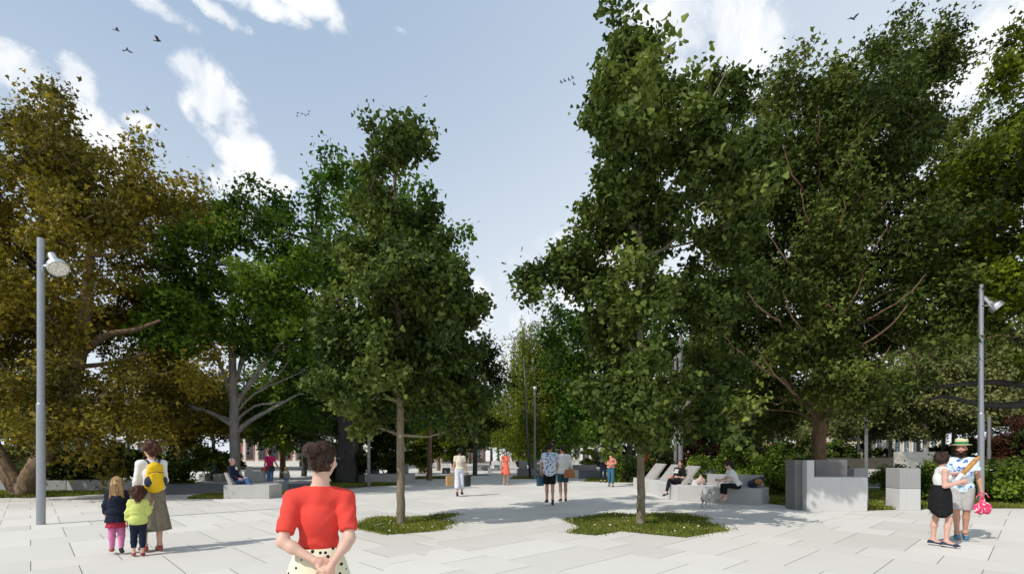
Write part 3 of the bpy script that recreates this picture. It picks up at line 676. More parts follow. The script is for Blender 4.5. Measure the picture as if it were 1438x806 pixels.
# --- middle trees left of the opening
for i, (px, d, base, top, wdt, mat, bk, lab) in enumerate([
        (603, 30.5, 673, 470, 62, LF_CHEST, BK_BROWN, 'brown trunked tree in the grass strip left of the woman carrying bags'),
        (616, 48.0, 660, 500, 54, LF_DARK, BK_BROWN, 'dark brown trunked tree standing behind the blue-grey concrete block'),
        (667, 37.0, 667, 478, 46, LF_DARK, BK_DARK, 'thin dark trunked tree between the woman with bags and the woman in coral'),
        (397, 33.0, 671, 500, 56, LF_BRIGHT, BK_BROWN, 'slim trunked tree right of the woman in magenta'),
        (427, 36.0, 668, 500, 44, LF_DARK, BK_DARK, 'very dark small tree left of the woman in red'),
        (253, 30.0, 674, 500, 70, LF_OLIVE, BK_BROWN, 'olive tree on a straight brown trunk behind the mother'),
        (506, 33.0, 671, 490, 50, LF_DARK, BK_DARK, 'dark leaved tree behind the slender left lamp pole')]):
    S_ = wdt
    make_tree('park_tree', d, (px, base), [[(px, base + 1, .20), (px, base - 30, .17), (px + 1, (base + top) / 2, .12), (px, top + 40, .05)]],
              [(px, top + 34, S_ * .62, 30), (px - S_ * .5, top + 70, S_ * .6, 34), (px + S_ * .5, top + 74, S_ * .6, 34), (px, top + 96, S_ * .9, 26)],
              190, 44, 0.26, 'leaf', mat, bk, lab, seed=50 + i, spread=0.5, gap=-0.3, twig=0.013)

# --- shrubs
def shrub(px, d, blobs, n, per, lsize, mat, label, seed, name='shrub', group=None, lkind='leaf', spread=.2, cat='shrub'):
    b0 = HYP + FPX * CAMH / d
    stems = [[(px, b0 + 0.5, .05), (px + dx, b0 - 14, .035), (px + dx * 2.2, b0 - 26, .02)] for dx in (-7, 0, 6)]
    return make_tree(name, d, (px, b0), stems, blobs, n, per, lsize, lkind, mat, BK_BROWN, label, cat, group, seed, spread=spread, deep=False, gap=-0.5, gapf=1.4, shell=0.6, twig=0.004, crown_name='foliage', up=0.6)
shrub(1010, 20.5, [(1010, 662, 40, 24), (985, 662, 22, 15), (1045, 665, 40, 24), (1030, 652, 34, 12)], 200, 44, 0.12, LF_SHRUB, 'broad leafy shrub behind the woman in the white tee', 71)
shrub(1082, 19.0, [(1075, 668, 34, 22), (1098, 672, 22, 20), (1085, 690, 26, 16), (1106, 690, 14, 18)], 170, 42, 0.115, LF_SHRUB, 'leafy shrub left of the dark granular slab', 72)
shrub(1320, 16.8, [(1314, 686, 30, 18), (1306, 672, 15, 10), (1340, 676, 24, 24)], 210, 42, 0.12, LF_SHRUB, 'dense shrub behind the strolling couple', 73)
shrub(1410, 16.4, [(1395, 682, 24, 24), (1420, 675, 30, 26), (1450, 672, 40, 30), (1420, 694, 40, 14)], 300, 44, 0.12, LF_SHRUB, 'dense dark shrub right of the street lamp at the right', 74)
shrub(1500, 16.6, [(1490, 678, 40, 28), (1540, 674, 40, 30)], 180, 40, 0.12, LF_SHRUB, 'dense shrub at the far right end of the hedge', 75)
shrub(1252, 22.0, [(1250, 668, 8, 8), (1256, 674, 7, 6)], 40, 30, 0.12, LF_SHRUB, 'small sprig of a shrub left of the stacked cubes', 76)
shrub(95, 22.6, [(85, 660, 26, 18), (110, 655, 20, 14)], 120, 44, 0.15, LF_DARK, 'dark shrub behind the low wall, right of the forked trunk', 77)
shrub(142, 22.8, [(140, 658, 26, 16), (162, 664, 18, 12), (120, 652, 18, 10)], 130, 44, 0.15, LF_DARK, 'dark shrub behind the low wall near the blond girl', 78)
shrub(12, 23.5, [(0, 668, 22, 10), (-40, 664, 40, 16)], 80, 40, 0.15, LF_SHRUB, 'low green shrub behind the forked trunk', 79)
shrub(240, 27.0, [(245, 658, 34, 16), (270, 650, 20, 14), (210, 656, 30, 18)], 140, 44, 0.17, LF_MID, 'loose green shrub behind the mother with the yellow backpack', 80)
shrub(305, 30.0, [(305, 650, 24, 16), (318, 640, 14, 10)], 90, 40, 0.17, LF_MID, 'pale green shrub beside the parked bicycle', 81)
shrub(545, 29.5, [(543, 640, 26, 22), (540, 610, 30, 22), (552, 655, 14, 12)], 150, 44, 0.20, LF_DARK, 'dark forked shrub growing behind the low planter wall', 82)
shrub(470, 27.6, [(470, 664, 26, 14), (505, 655, 14, 16), (445, 668, 14, 10)], 110, 40, 0.17, LF_DARK, 'dark shrub at the foot of the thick dark trunk', 83)
shrub(874, 28.8, [(872, 660, 14, 13), (884, 662, 14, 12), (864, 656, 8, 11)], 110, 40, 0.14, LF_SHRUB, 'shrub with white blossoms behind the pair in conversation', 84)
shrub(905, 26.0, [(902, 660, 22, 16), (925, 655, 16, 14)], 100, 40, 0.15, LF_DARK, 'dark shrub behind the first lounger', 85)
shrub(592, 40.0, [(592, 640, 18, 14), (600, 625, 24, 14)], 90, 40, 0.26, LF_LIME, 'yellow-green shrub behind the young tree trunk', 86)
shrub(640, 52.0, [(640, 640, 16, 10), (650, 620, 16, 16)], 70, 36, 0.30, LF_LIME, 'yellow-green bush beyond the woman carrying bags', 87)

# --- distant park trees: one of each kind is built, the rest are copies turned and scaled
def far_tree(mat, bk, seed, label, group, wide=1.0):
    d = 60.0; s = FPX / d
    bl = [(CXP + a * s * wide, HYP + FPX * CAMH / d - z * s, rx * s * wide, rz * s) for a, z, rx, rz in
          ((0, 8.6, 2.6, 1.9), (-1.8, 6.6, 2.5, 2.0), (1.7, 6.8, 2.5, 2.0), (0.2, 5.0, 3.4, 1.6), (-2.4, 4.2, 1.8, 1.1), (2.6, 4.4, 1.8, 1.2))]
    b = HYP + FPX * CAMH / d
    return make_tree('distant_tree', d, (CXP, b), [[(CXP, b, .22), (CXP, b - 2.5 * s, .18), (CXP + 2, b - 5.5 * s, .12), (CXP, b - 8.5 * s, .05)]], bl, 300, 62, 0.27, 'leaf', mat, bk, label, 'tree', group, seed, spread=.62, gap=-.28, twig=.02, gapf=.5)
FAR = [  # material key, spots (px, distance, scale)
    ('g', LF_MID, BK_BROWN, 'mid green distant tree in the belt closing the park', 1.0, [(500, 62, 1.0), (560, 70, 1.2), (690, 74, .95), (660, 82, 1.1), (820, 64, 1.0), (850, 72, 1.1), (900, 60, 1.0), (960, 56, 1.0), (1010, 66, 1.15), (1060, 66, 1.1), (1120, 76, 1.2), (720, 92, 1.0), (600, 88, 1.2), (930, 84, 1.3)]),
    ('d', LF_DARK, BK_DARK, 'dark green distant tree in the belt closing the park', 1.0, [(380, 52, .95), (440, 58, 1.1), (540, 56, .95), (640, 66, .85), (870, 52, .85), (300, 56, 1.0), (240, 50, .9), (1180, 70, .95), (1240, 84, 1.0), (1000, 50, .8), (340, 70, 1.2)]),
    ('p', LF_GREY, BK_PALE, 'pale grey-green distant tree with a light trunk', .8, [(1250, 62, 1.1), (1290, 58, 1.1), (1205, 60, 1.05), (1325, 64, 1.2), (700, 78, .9), (655, 90, 1.0), (620, 84, 1.0), (10, 46, 1.0), (-50, 52, 1.25), (60, 58, 1.1), (-130, 48, 1.2), (1300, 56, 1.35), (1340, 62, 1.5), (1390, 54, 1.4), (1430, 60, 1.5), (1480, 56, 1.5), (1220, 68, 1.3), (1090, 60, 1.05), (1560, 52, 1.4)]),
    ('r', LF_RED, BK_DARK, 'purple leaved distant tree', .9, [(980, 54, .55), (1035, 56, .5), (1432, 44, .5), (728, 60, .45), (1500, 46, .6), (1040, 48, .42)])]
fr = random.Random(5)
for key, mat, bk, lab, wide, spots in FAR:
    proto = None
    for i, (px, d, sc) in enumerate(spots):
        if proto is None or (i == len(spots) // 2):
            proto = far_tree(mat, bk, 90 + i + ord(key), lab, lab.replace('distant tree', 'distant trees').replace(' in the belt closing the park', ' of the park belt'), wide); o = proto
        else: o = copy_tree(proto)
        o.location = (gx(px, d), d, 0); o.rotation_euler = (0, 0, fr.uniform(0, 6.28)); o.scale = (sc * fr.uniform(.9, 1.1), sc * fr.uniform(.9, 1.1), sc * fr.uniform(.92, 1.08))

# distant bushes under the park belt: four are built, the rest are copies
BUSH = []
for i, (mat, lab) in enumerate(((LF_DARK, 'dark distant bush under the park belt'), (LF_MID, 'mid green distant bush under the park belt'), (LF_RED, 'purple distant bush under the park belt'), (LF_GREY, 'pale distant bush under the park belt'))):
    d = 60.0; s_ = FPX / d; b0 = HYP + FPX * CAMH / d
    BUSH.append((shrub(CXP, d, [(CXP - 1.2 * s_, b0 - 1.0 * s_, 1.5 * s_, 1.0 * s_), (CXP + 1.0 * s_, b0 - 1.2 * s_, 1.6 * s_, 1.2 * s_), (CXP, b0 - 2.0 * s_, 1.2 * s_, .9 * s_)], 150, 44, .24, mat, lab, 300 + i, 'distant_bush', lab.replace('bush', 'bushes')), lab))
used = [False] * 4
for px, d, k, sc in [(-20, 36, 3, .9), (30, 38, 3, .8), (20, 44, 0, .9), (70, 48, 1, .8), (120, 46, 3, .8), (165, 50, 0, .9), (215, 44, 1, .9), (255, 46, 0, .8), (290, 50, 1, .8), (450, 46, 0, 1), (490, 50, 0, 1), (535, 52, 1, .9), (575, 66, 0, .6), (738, 58, 2, .55), (765, 56, 1, .7),
        (835, 60, 1, .8), (870, 56, 0, .9), (905, 50, 0, 1.0), (930, 54, 2, .9), (960, 44, 2, .8), (985, 50, 0, 1), (1015, 46, 2, .9), (1050, 42, 0, 1), (1085, 46, 1, 1), (1120, 50, 0, 1.1), (1165, 54, 1, 1.2), (1205, 60, 0, 1.0), (1245, 66, 0, .8), (1300, 66, 1, .8), (1345, 64, 3, 1.1), (1385, 60, 3, 1.2), (1415, 62, 1, 1.3), (1450, 58, 3, 1.3), (1425, 44, 2, 1.0), (1465, 42, 0, 1.2), (1520, 42, 1, 1.3), (1140, 44, 1, .8)]:
    o, lab = BUSH[k]
    if used[k]: o = copy_tree(o)
    used[k] = True
    o.location = (gx(px, d), d, 0); o.rotation_euler = (0, 0, fr.uniform(0, 6.28)); o.scale = [sc * fr.uniform(.9, 1.15) for _ in range(3)]
# ------------------------------------------------------------------ concrete furniture
CON = M_concrete('concrete', (0.42, 0.415, 0.40)); CON_L = M_concrete('light_concrete', (0.56, 0.555, 0.54), .05)
CON_D = M_concrete('dark_concrete', (0.20, 0.20, 0.205)); CON_W = M_concrete('warm_concrete', (0.36, 0.345, 0.32))
CON_G = M_concrete('granular_concrete', (0.18, 0.172, 0.165), .22, .5); CON_CREAM = M_concrete('cream_concrete', (0.55, 0.52, 0.45))
CON_GREY = M_concrete('grey_concrete', (0.33, 0.33, 0.325)); CON_B = M_concrete('bluish_concrete', (0.16, 0.17, 0.19))  # mid-grey and bluish concrete tones
STEEL = M_simple('galvanised_steel', (0.33, 0.345, 0.375), 0.42, 0.7, .06, 3); STEEL_W = M_simple('weathered_steel', (.20, .195, .19), .6, .3); STEEL_D = M_simple('dark_steel', (0.10, 0.11, 0.13), 0.45, 0.5)
ALU = M_simple('cast_aluminium', (0.60, 0.61, 0.62), 0.32, 0.8)
t = NT('lamp_lens'); o = t.obj(); vv = t.n('ShaderNodeTexVoronoi'); vv.inputs['Scale'].default_value = 26; t.l(o, vv.inputs['Vector'])
t.bsdf(t.ramp(vv.outputs['Distance'], [(0.1, (.92, .90, .82)), (0.6, (.55, .53, .46))]), 0.25); LENS = t.m

def block(name, px0, px1, d, z0, z1, depth, mat, label, cat='concrete block', rz=0.0, group=None, bevel=.012, y0=None):
    """a cast block whose front edge spans px0..px1 at distance d"""
    x0, x1 = gx(px0, d), gx(px1, d); w_ = x1 - x0
    o = MB().box((w_ / 2, depth / 2, (z1 - z0) / 2), (w_, depth, z1 - z0)).build(name, mat, None, bevel=bevel)
    o.location = (x0, d, z0); o.rotation_euler = (0, 0, rz)
    return tag(o, label, cat, group)

# low walls on the left
block('low_wall', -260, -30, 21.6, 0, .45, .55, CON_GREY, 'low grey concrete wall running out of the left edge behind the forked trunk', 'low wall')
block('low_wall', -28, 92.4, 21.5, 0, .45, .55, CON_GREY, 'low grey concrete wall block behind the forked trunk and the street lamp', 'low wall')
block('low_wall', 93.5, 193, 21.4, 0, .47, .9, CON, 'low concrete wall block behind the blond girl, left of the mother', 'low wall', rz=-.03)
# bench with a reclined back at its left end, facing right
def reclined(name, root, prof, depth, mat, o=(0, 0, 0)):
    return MB().extrude(prof, o, (1, 0, 0), (0, 0, 1), (0, 1, 0), depth).build(name, mat, root, bevel=.01)
D = 17.9; b = empty('concrete_bench', (gx(314, D), D, 0), 0, 'concrete bench with a slanted back carrying the man in the navy jacket', 'bench')
reclined('base', b, [(0, 0), (1.62, 0), (1.62, .49), (0, .49)], 1.0, CON, (0, .5, 0))
reclined('backrest', b, [(.16, .492), (.32, .492), (.10, .93), (0.0, .93)], .98, CON_W, (0, .5, 0))
D = 21.0; b = empty('concrete_bench', (gx(326, D), D, 0), 0, 'second concrete bench with a slanted back just behind the seated man', 'bench')
reclined('base', b, [(0, 0), (1.9, 0), (1.9, .40), (0, .40)], 1.0, CON_GREY, (0, .5, 0))
reclined('backrest', b, [(.1, .402), (.9, .402), (.82, .84), (.02, .84)], .2, CON_GREY, (0.1, .8, 0))
block('concrete_block', 279, 288, 29.0, 0, .44, .8, CON, 'small grey concrete block left of the parked bicycle')
block('concrete_block', 299, 310.5, 28.5, 0, .44, .8, CON, 'small grey concrete block right of the parked bicycle')
# planters in the middle distance
block('planter_wall', 497, 511, 27.6, 0, .45, .8, CON_D, 'dark concrete end block at the foot of the thick dark trunk', 'planter wall')
block('planter_wall', 512, 575.5, 27.0, 0, .50, 1.5, CON, 'long low concrete planter wall left of the young tree trunk', 'planter wall')
block('concrete_block', 520, 529.6, 29.4, 0, 1.16, .5, CON_GREY, 'tall narrow concrete block standing behind the low planter wall')
block('concrete_block', 568, 571.8, 36, 0, .84, .5, CON_GREY, 'slim concrete block just left of the young tree trunk')
block('concrete_block', 621, 631, 41, .0, .45, .7, CON_B, 'small blue-grey concrete block left of the woman carrying bags')
block('concrete_block', 685, 690.3, 42, .0, .44, .4, CON_GREY, 'small grey concrete cube left of the woman in coral')
block('concrete_block', 694, 702, 50, .0, .5, .5, CON_L, 'small white block behind the grey cube left of the woman in coral')
block('low_wall', 560, 668, 56, 0, .48, .5, CON_L, 'long pale low wall crossing the far plaza behind the woman carrying bags', 'low wall')
block('low_wall', 640, 688, 48, 0, .42, .5, CON_GREY, 'grey low wall in the far plaza behind the thin dark trunk', 'low wall')
block('low_wall', 690, 728, 62, 0, .7, .5, CON_L, 'pale low wall in the far plaza behind the woman in coral', 'low wall')
D = 37.0; b = empty('planter_wall', (gx(728, D), D, 0), 0, 'curved dark concrete planter with a raised block left of the tall lamp', 'planter wall')
arc = [(0.62 + 2.9 * math.sin(a) , 1.3 - 1.3 * math.cos(a)) for a in np.linspace(-.25, 1.1, 9)]
inner = [(x * .92 + .1, y + .35) for x, y in arc][::-1]
MB().prism(arc + inner, 0, .52).build('base', CON_D, b, bevel=.01)
MB().box((.35, .55, .55), (.62, .6, 1.1)).build('block', CON_GREY, b, bevel=.01)
block('low_wall', 752, 770, 40, 0, .8, .4, CON_W, 'brownish low wall behind the two strolling men, right of the tall lamp', 'low wall')
D = 32.6; b = empty('concrete_bench', (gx(806.5, D), D, 0), .0, 'long dark concrete bench with a pale end block right of the strolling men', 'bench')
MB().box((.14, .6, .27), (.27, 1.2, .54)).build('end_block', CON_L, b, bevel=.01)
MB().box((1.02, .6, .25), (1.46, 1.16, .50)).build('seat', CON_B, b, bevel=.01)
block('low_wall', 793, 838, 48, .0, .55, .6, CON_GREY, 'grey low wall behind the long dark bench', 'low wall')
block('low_wall', 790, 860, 66, .0, .8, .6, CON_L, 'pale wall closing the plaza behind the pair in conversation', 'low wall')
# loungers, one beside the other, feet toward the left
LZ = [(21.1, 23.3, 5.62, .50, 'leftmost and farthest empty concrete lounger of the row', 0), (19.1, 21.0, 5.62, .51, 'middle empty concrete lounger of the row', 0), (17.2, 19.0, 5.58, .52, 'nearest concrete lounger of the row with the woman in black on it', 0)]
for y0, y1, x0, h, lab, _ in LZ:
    b = empty('lounger', (x0, y0, 0), 0, lab, 'lounger', 'concrete loungers in a row')
    w_ = y1 - y0
    reclined('base', b, [(0, 0), (1.75, 0), (1.75, h), (0, h)], w_, CON_L, (0, w_ / 2, 0))
    reclined('backrest', b, [(.40, h + .002), (.54, h + .002), (1.02, 1.17), (.92, 1.17)], w_ * .62, CON_W, (0, w_ * .5, 0))
D = 15.65; b = empty('concrete_bench', (5.72, 17.15, 0), math.atan2(D - 17.15, 7.78 - 5.72), 'long concrete bench with a low back block under the woman in the white tee', 'bench')
Lb = math.hypot(2.06, 1.5)
MB().box((Lb / 2, .62, .25), (Lb, 1.24, .50)).build('seat', CON, b, bevel=.012)
MB().box((1.55, .96, .7), (1.72, .34, .40)).build('backrest', CON_GREY, b, bevel=.012)
MB().box((.36, .9, .60), (.40, .4, .20)).build('end_block', CON_L, b, bevel=.012)
# upright blocks on the right
D = 14.1; b = empty('concrete_block', (gx(1133.3, D), D, 0), -.05, 'pale L-shaped concrete block on the lawn edge with a tall left arm', 'concrete block')
MB().extrude([(0, 0), (1.64, 0), (1.64, .945), (.2, .945), (.2, 1.42), (0, 1.42)], (0, .25, 0), (1, 0, 0), (0, 0, 1), (0, 1, 0), .5).build('body', CON_L, b, bevel=.012)
block('concrete_slab', 1116.3, 1132.5, 14.35, 0, 1.42, .5, CON_G, 'dark granular concrete slab standing left of the pale L-shaped block', 'concrete slab')
block('concrete_slab', 1145, 1190, 15.2, 0, 1.42, .35, CON_G, 'dark granular concrete slab standing behind the pale L-shaped block', 'concrete slab')
block('concrete_block', 1190.5, 1199, 16.6, 0, 1.02, .4, CON_D, 'small dark stepped block behind the right end of the L-shaped block')
block('concrete_block', 1199.4, 1219.4, 16.3, 0, 1.13, .45, CON, 'grey concrete block behind the right end of the L-shaped block')
block('concrete_cube', 1264, 1293, 14.2, 0, .612, .55, CON_L, 'pale concrete cube, lower of the two stacked left of the couple', 'concrete cube')
block('concrete_cube', 1264, 1293, 14.2, .618, 1.19, .55, CON_GREY, 'darker grey concrete cube, upper of the two stacked left of the couple', 'concrete cube')
b = block('garden_wall', 1262, 1331, 29.0, 0, 1.72, .4, CON_CREAM, 'cream concrete wall with two small spotlights on top behind the stacked cubes', 'wall')
for px in (1277, 1301):
    MB().lathe([(.05, 0), (.05, .08), (.09, .1), (.09, .2), (.02, .23)], (gx(px, 29) - gx(1262, 29), .2, 1.722), 10).build('spotlight', ALU, b, smooth=False)
block('low_wall', 1221, 1266, 24.5, 0, .46, .8, CON_B, 'low dark concrete wall between the L-shaped block and the stacked cubes', 'low wall')
block('low_wall', 1084, 1102, 24.0, 0, .46, .8, CON_B, 'low dark concrete wall left of the dark granular slab', 'low wall')
block('low_wall', 1190, 1400, 34.0, 0, .55, .5, CON_CREAM, 'pale low wall along the planted bank behind the cubes', 'low wall')
# planted bank
bk = MB(); xs = np.linspace(gx(1170, 40), gx(1700, 40), 24)
V = []; 
for i, x in enumerate(xs):
    for y, z in ((36, 0.05), (38, .55), (41, 1.0), (46, 1.15), (52, 1.0)): V.append((x, y, z + .12 * math.sin(i * 1.7 + y)))
bk.add(V, [(i * 5 + j, (i + 1) * 5 + j, (i + 1) * 5 + j + 1, i * 5 + j + 1) for i in range(23) for j in range(4)])
tag(bk.build('terrain', MAT_EARTH, smooth=True), kind='structure')

# ------------------------------------------------------------------ lamps
def street_lamp(px, base, top, d, r, head, label, group='street lamps'):
    x = gx(px, d); H_ = zz(top, d)
    b = empty('street_lamp', (x, d, 0), 0, label, 'street lamp', group)
    MB().lathe([(r * 1.0, 0), (r, H_ * .42), (r * .86, H_ * .425), (r * .86, H_ - .01), (r * .78, H_)], (0, 0, 0), 18).build('pole', STEEL if head else STEEL_W, b, smooth=False)
    if head:
        ax = nrm((.62, -.34, -.72)); side = 1
        z = H_ - .62
        MB().tube([(r * .7, 0, z), (.34, 0, z)], .022, 8).build('arm', ALU, b)
        c = np.array([.36, -.01, z + .02])
        MB().lathe([(.07, -.40), (.085, -.38), (.085, -.06), (.10, -.05), (.185, .02), (.20, .06), (.20, .16), (.19, .165), (.185, .15)], c, 20, axis=ax, cap=True).build('lamp_head', ALU, b)
        MB().lathe([(.18, 0), (.178, .008), (.0, .012)], c + ax * .151, 20, axis=ax, cap=False).build('lens', LENS, b)
    return b
street_lamp(57.5, 736, 335, 11.4, .082, True, 'tall grey street lamp with a tilted floodlight standing in front of the olive tree')
street_lamp(1377.5, 712, 400, 15.06, .078, True, 'tall grey street lamp with a tilted floodlight standing by the hedge behind the couple')
street_lamp(751, 672, 543, 32, .075, False, 'slender lamp post in front of the weeping tree, the nearer of the two')
street_lamp(797.5, 661, 560, 45, .075, False, 'slender lamp post above the man with the leather bag')
for px, d, top in ((751, 32, 543), (797.5, 45, 560)):
    b = [o for o in bpy.data.objects if o.name.startswith('street_lamp') and abs(o.location.y - d) < .01][0]
    MB().ell((0.0, -.1, zz(top, d) - .12), (.13, .13, .15), 12, 8).build('lamp_head', ALU, b, smooth=True)
street_lamp(518, 684, 470, 24.2, .075, False, 'slender grey pole right of the thick dark trunk')
street_lamp(948.5, 680, 470, 26.0, .085, False, 'grey pole behind the loungers, left one of a pair')
street_lamp(955.5, 682, 470, 25.2, .11, False, 'thicker grey pole behind the loungers, right one of a pair')
street_lamp(179, 676, 560, 29.0, .10, False, 'grey pole rising behind the low wall left of the mother')
street_lamp(1216.5, 672, 520, 30, .09, False, 'blue-grey pole behind the L-shaped block')
street_lamp(1389.0, 656, 585, 44, .14, False, 'pale distant pole just right of the right street lamp')
street_lamp(822, 655, 600, 62, .07, False, 'thin distant pole right of the strolling men')
# leaning mast beside the weeping tree
o = MB().tube([(0, 0, 0), (-.25, 0, 4.0), (-.42, .02, 8.0)], [.075, .065, .03], 10).build('mast', STEEL_D, None, smooth=True, loc=(gx(744.5, 33), 33, 0)); tag(o, 'dark leaning mast just left of the slender lamp', 'mast')

# ------------------------------------------------------------------ bicycle, chairs
RUB = M_simple('rubber', (0.02, 0.02, 0.022), .7); PAINT_T = M_simple('teal_paint', (0.06, 0.16, 0.19), .35); WHITE = M_simple('white_paint', (.75, .75, .74), .4); ORANGE = M_simple('orange_paint', (.80, .16, .03), .4)
D = 28.6; b = empty('bicycle', (gx(293, D), D, 0), 1.25, 'teal bicycle parked between two small concrete blocks', 'bicycle')
for x in (-.52, .52):
    wh = MB().tube([(x + .33 * math.cos(a), 0, .34 + .33 * math.sin(a)) for a in np.linspace(0, 2 * math.pi, 25)], .02, 6, cap=False).build('wheel', RUB, b)
    sp = MB(); [sp.tube([(x, 0, .34), (x + .32 * math.cos(a), 0, .34 + .32 * math.sin(a))], .003, 4) for a in np.linspace(0, 2 * math.pi, 13)[:-1]]; sp.build('rim', STEEL, wh)
fm = MB()
for p, q in (((-.52, 0, .34), (-.05, 0, .30)), ((-.52, 0, .34), (-.16, 0, .80)), ((-.05, 0, .30), (-.16, 0, .80)), ((-.05, 0, .30), (.36, 0, .74)), ((-.16, 0, .80), (.34, 0, .86)), ((.34, 0, .95), (.52, 0, .34))): fm.tube([p, q], .018, 8)
fm.build('frame', PAINT_T, b)
MB().tube([(-.18, 0, .80), (-.2, 0, .94)], .015, 6).ell((-.2, 0, .96), (.13, .07, .03)).build('saddle', RUB, b, smooth=True)
MB().tube([(.34, 0, .95), (.33, 0, 1.04)], .014, 6).tube([(.25, -.28, 1.06), (.33, -.1, 1.05), (.33, .1, 1.05), (.25, .28, 1.06)], .013, 6).build('handlebar', RUB, b)
def chair(px, d, mat, label, rz):
    b = empty('cafe_chair', (gx(px, d), d, 0), rz, label, 'chair', 'cafe chairs under the trees')
    MB().box((0, 0, .45), (.42, .42, .03)).build('seat', mat, b, bevel=.008)
    MB().extrude([(-.20, .47), (.20, .47), (.18, .85), (-.18, .85)], (0, .21, 0), (1, 0, 0), (0, 0, 1), (0, 1, 0), .02).build('backrest', mat, b, bevel=.006)
    for x in (-.19, .19):
        for y in (-.19, .2): MB().tube([(x, y, 0), (x * .92, y * .95, .45 if y < 0 else .84)], .016, 6).build('leg', mat, b)
    return b
chair(349, 30, WHITE, 'white cafe chair behind the seated man', .3); chair(365.5, 27.5, ORANGE, 'orange cafe chair left of the woman in magenta', -.5)
# ------------------------------------------------------------------ buildings far behind the trees
WALL_W = M_concrete('white_render', (.74, .73, .70), .05); WALL_C = M_concrete('cream_render', (.62, .54, .38), .06); BRICK_T = NT('red_brick'); t = BRICK_T
br = t.n('ShaderNodeTexBrick'); br.inputs['Scale'].default_value = 4; br.inputs['Color1'].default_value = (.42, .12, .06, 1); br.inputs['Color2'].default_value = (.52, .17, .09, 1); br.inputs['Mortar'].default_value = (.45, .38, .33, 1); t.l(t.obj(), br.inputs['Vector'])
t.bsdf(br.outputs[0], .85); BRICK = t.m
ROOF = M_simple('roof_tile', (.22, .13, .09), .8, 0, .2, 3); t = NT('window_glass'); t.bsdf((.06, .08, .10), .08, spec=.8); GLASS = t.m
def building(px0, px1, d, h, wall, trim, label, bays, storeys, roof, arch=False):
    x0, x1 = gx(px0, d), gx(px1, d); w_ = x1 - x0
    b = empty('building', (x0, d, 0), 0, label, 'building')
    MB().box((w_ / 2, 5, h / 2), (w_, 10, h)).build('wall', wall, b)
    r_ = MB(); r_.extrude([(-.4, h + .003), (10.4, h + .003), (5, h + 2.2)], (w_ / 2, 0, 0), (0, 1, 0), (0, 0, 1), (1, 0, 0), w_ + .8).build('roof', roof, b)
    sh = h / storeys
    for s in range(storeys):
        MB().box((w_ / 2, -.08, s * sh + sh - .12), (w_, .16, .22)).build('cornice', trim, b)
        for k in range(bays):
            cx = w_ * (k + .5) / bays; ww = min(1.5, w_ / bays * .55); z0 = s * sh + (.15 if arch and s == 0 else .9); z1 = s * sh + sh - .6
            f = MB().box((cx, -.03, (z0 + z1) / 2), (ww + .25, .10, z1 - z0 + .25)).build('window', trim, b)
            MB().box((cx - ww / 4, -.09, (z0 + z1) / 2), (ww / 2 - .06, .03, z1 - z0)).box((cx + ww / 4, -.09, (z0 + z1) / 2), (ww / 2 - .06, .03, z1 - z0)).build('pane', GLASS, f)
    return b
building(20, 210, 58, 7.0, WALL_W, WALL_W, 'white building with rows of windows behind the olive tree', 9, 2, ROOF)
building(325, 430, 66, 4.2, WALL_W, BRICK, 'white pavilion with red trim behind the woman in magenta', 6, 1, WALL_W)
building(585, 678, 96, 6.0, BRICK, WALL_W, 'red brick house with white trim behind the woman carrying bags', 7, 2, ROOF)
building(722, 775, 98, 7.5, BRICK, WALL_W, 'red brick house with white trim behind the tall slender lamp', 4, 2, ROOF)
building(790, 870, 100, 6.5, WALL_W, WALL_C, 'white house seen under the arching branches behind the pair in conversation', 6, 2, ROOF)
building(1010, 1180, 92, 7.0, WALL_W, BRICK, 'pale house with reddish window frames behind the leafy shrubs', 9, 2, ROOF)
building(1215, 1330, 78, 5.2, WALL_C, WALL_W, 'yellow arcaded building behind the planted bank', 9, 1, ROOF, True)
building(440, 560, 90, 5.5, WALL_W, WALL_C, 'white long house behind the thick dark trunk', 8, 2, ROOF)
# ------------------------------------------------------------------ birds
BIRD = M_simple('bird_feathers', (0.025, 0.025, 0.03), .7)
def bird(px, py, d, span, yaw, flap, roll, label, group):
    p = W(px, py, d); m = MB(); s = span
    m.lathe([(.01 * s, -.26 * s), (.055 * s, -.12 * s), (.07 * s, .02 * s), (.05 * s, .14 * s), (.045 * s, .2 * s), (.012 * s, .27 * s)], (0, 0, 0), 8, axis=(0, 1, 0))
    m.add([(-.05 * s, -.2 * s, 0), (.05 * s, -.2 * s, 0), (.08 * s, -.38 * s, 0), (-.08 * s, -.38 * s, 0), (0, -.28 * s, .015 * s)], [(0, 1, 4), (1, 2, 4), (2, 3, 4), (3, 0, 4)])
    for sg in (-1, 1):
        up = math.sin(flap) * s
        V = [(sg * .04 * s, .10 * s, .01 * s), (sg * .04 * s, -.10 * s, .01 * s), (sg * .24 * s, -.10 * s, .22 * up), (sg * .24 * s, .14 * s, .24 * up), (sg * .5 * s, -.10 * s, .30 * up), (sg * .38 * s, .08 * s, .29 * up), (sg * .22 * s, .02 * s, .22 * up + .02 * s)]
        F = [(0, 1, 2, 6), (0, 6, 3), (3, 6, 5), (6, 2, 4), (6, 4, 5)]
        m.add(V, F if sg > 0 else [f[::-1] for f in F])
    o = m.build('bird', BIRD); o.location = p; o.rotation_euler = (0.1, roll, yaw)
    so_ = o.modifiers.new('thick', 'SOLIDIFY'); so_.thickness = .02 * s
    return tag(o, label, 'bird', group)
bird(164, 43, 60, 1.15, -1.0, .5, .9, 'dark bird gliding on slanted wings, highest of the trio at upper left', 'trio of birds at upper left')
bird(178, 70, 60, 1.15, .8, -.7, -.3, 'dark bird with drooping wings, lowest of the trio at upper left', 'trio of birds at upper left')
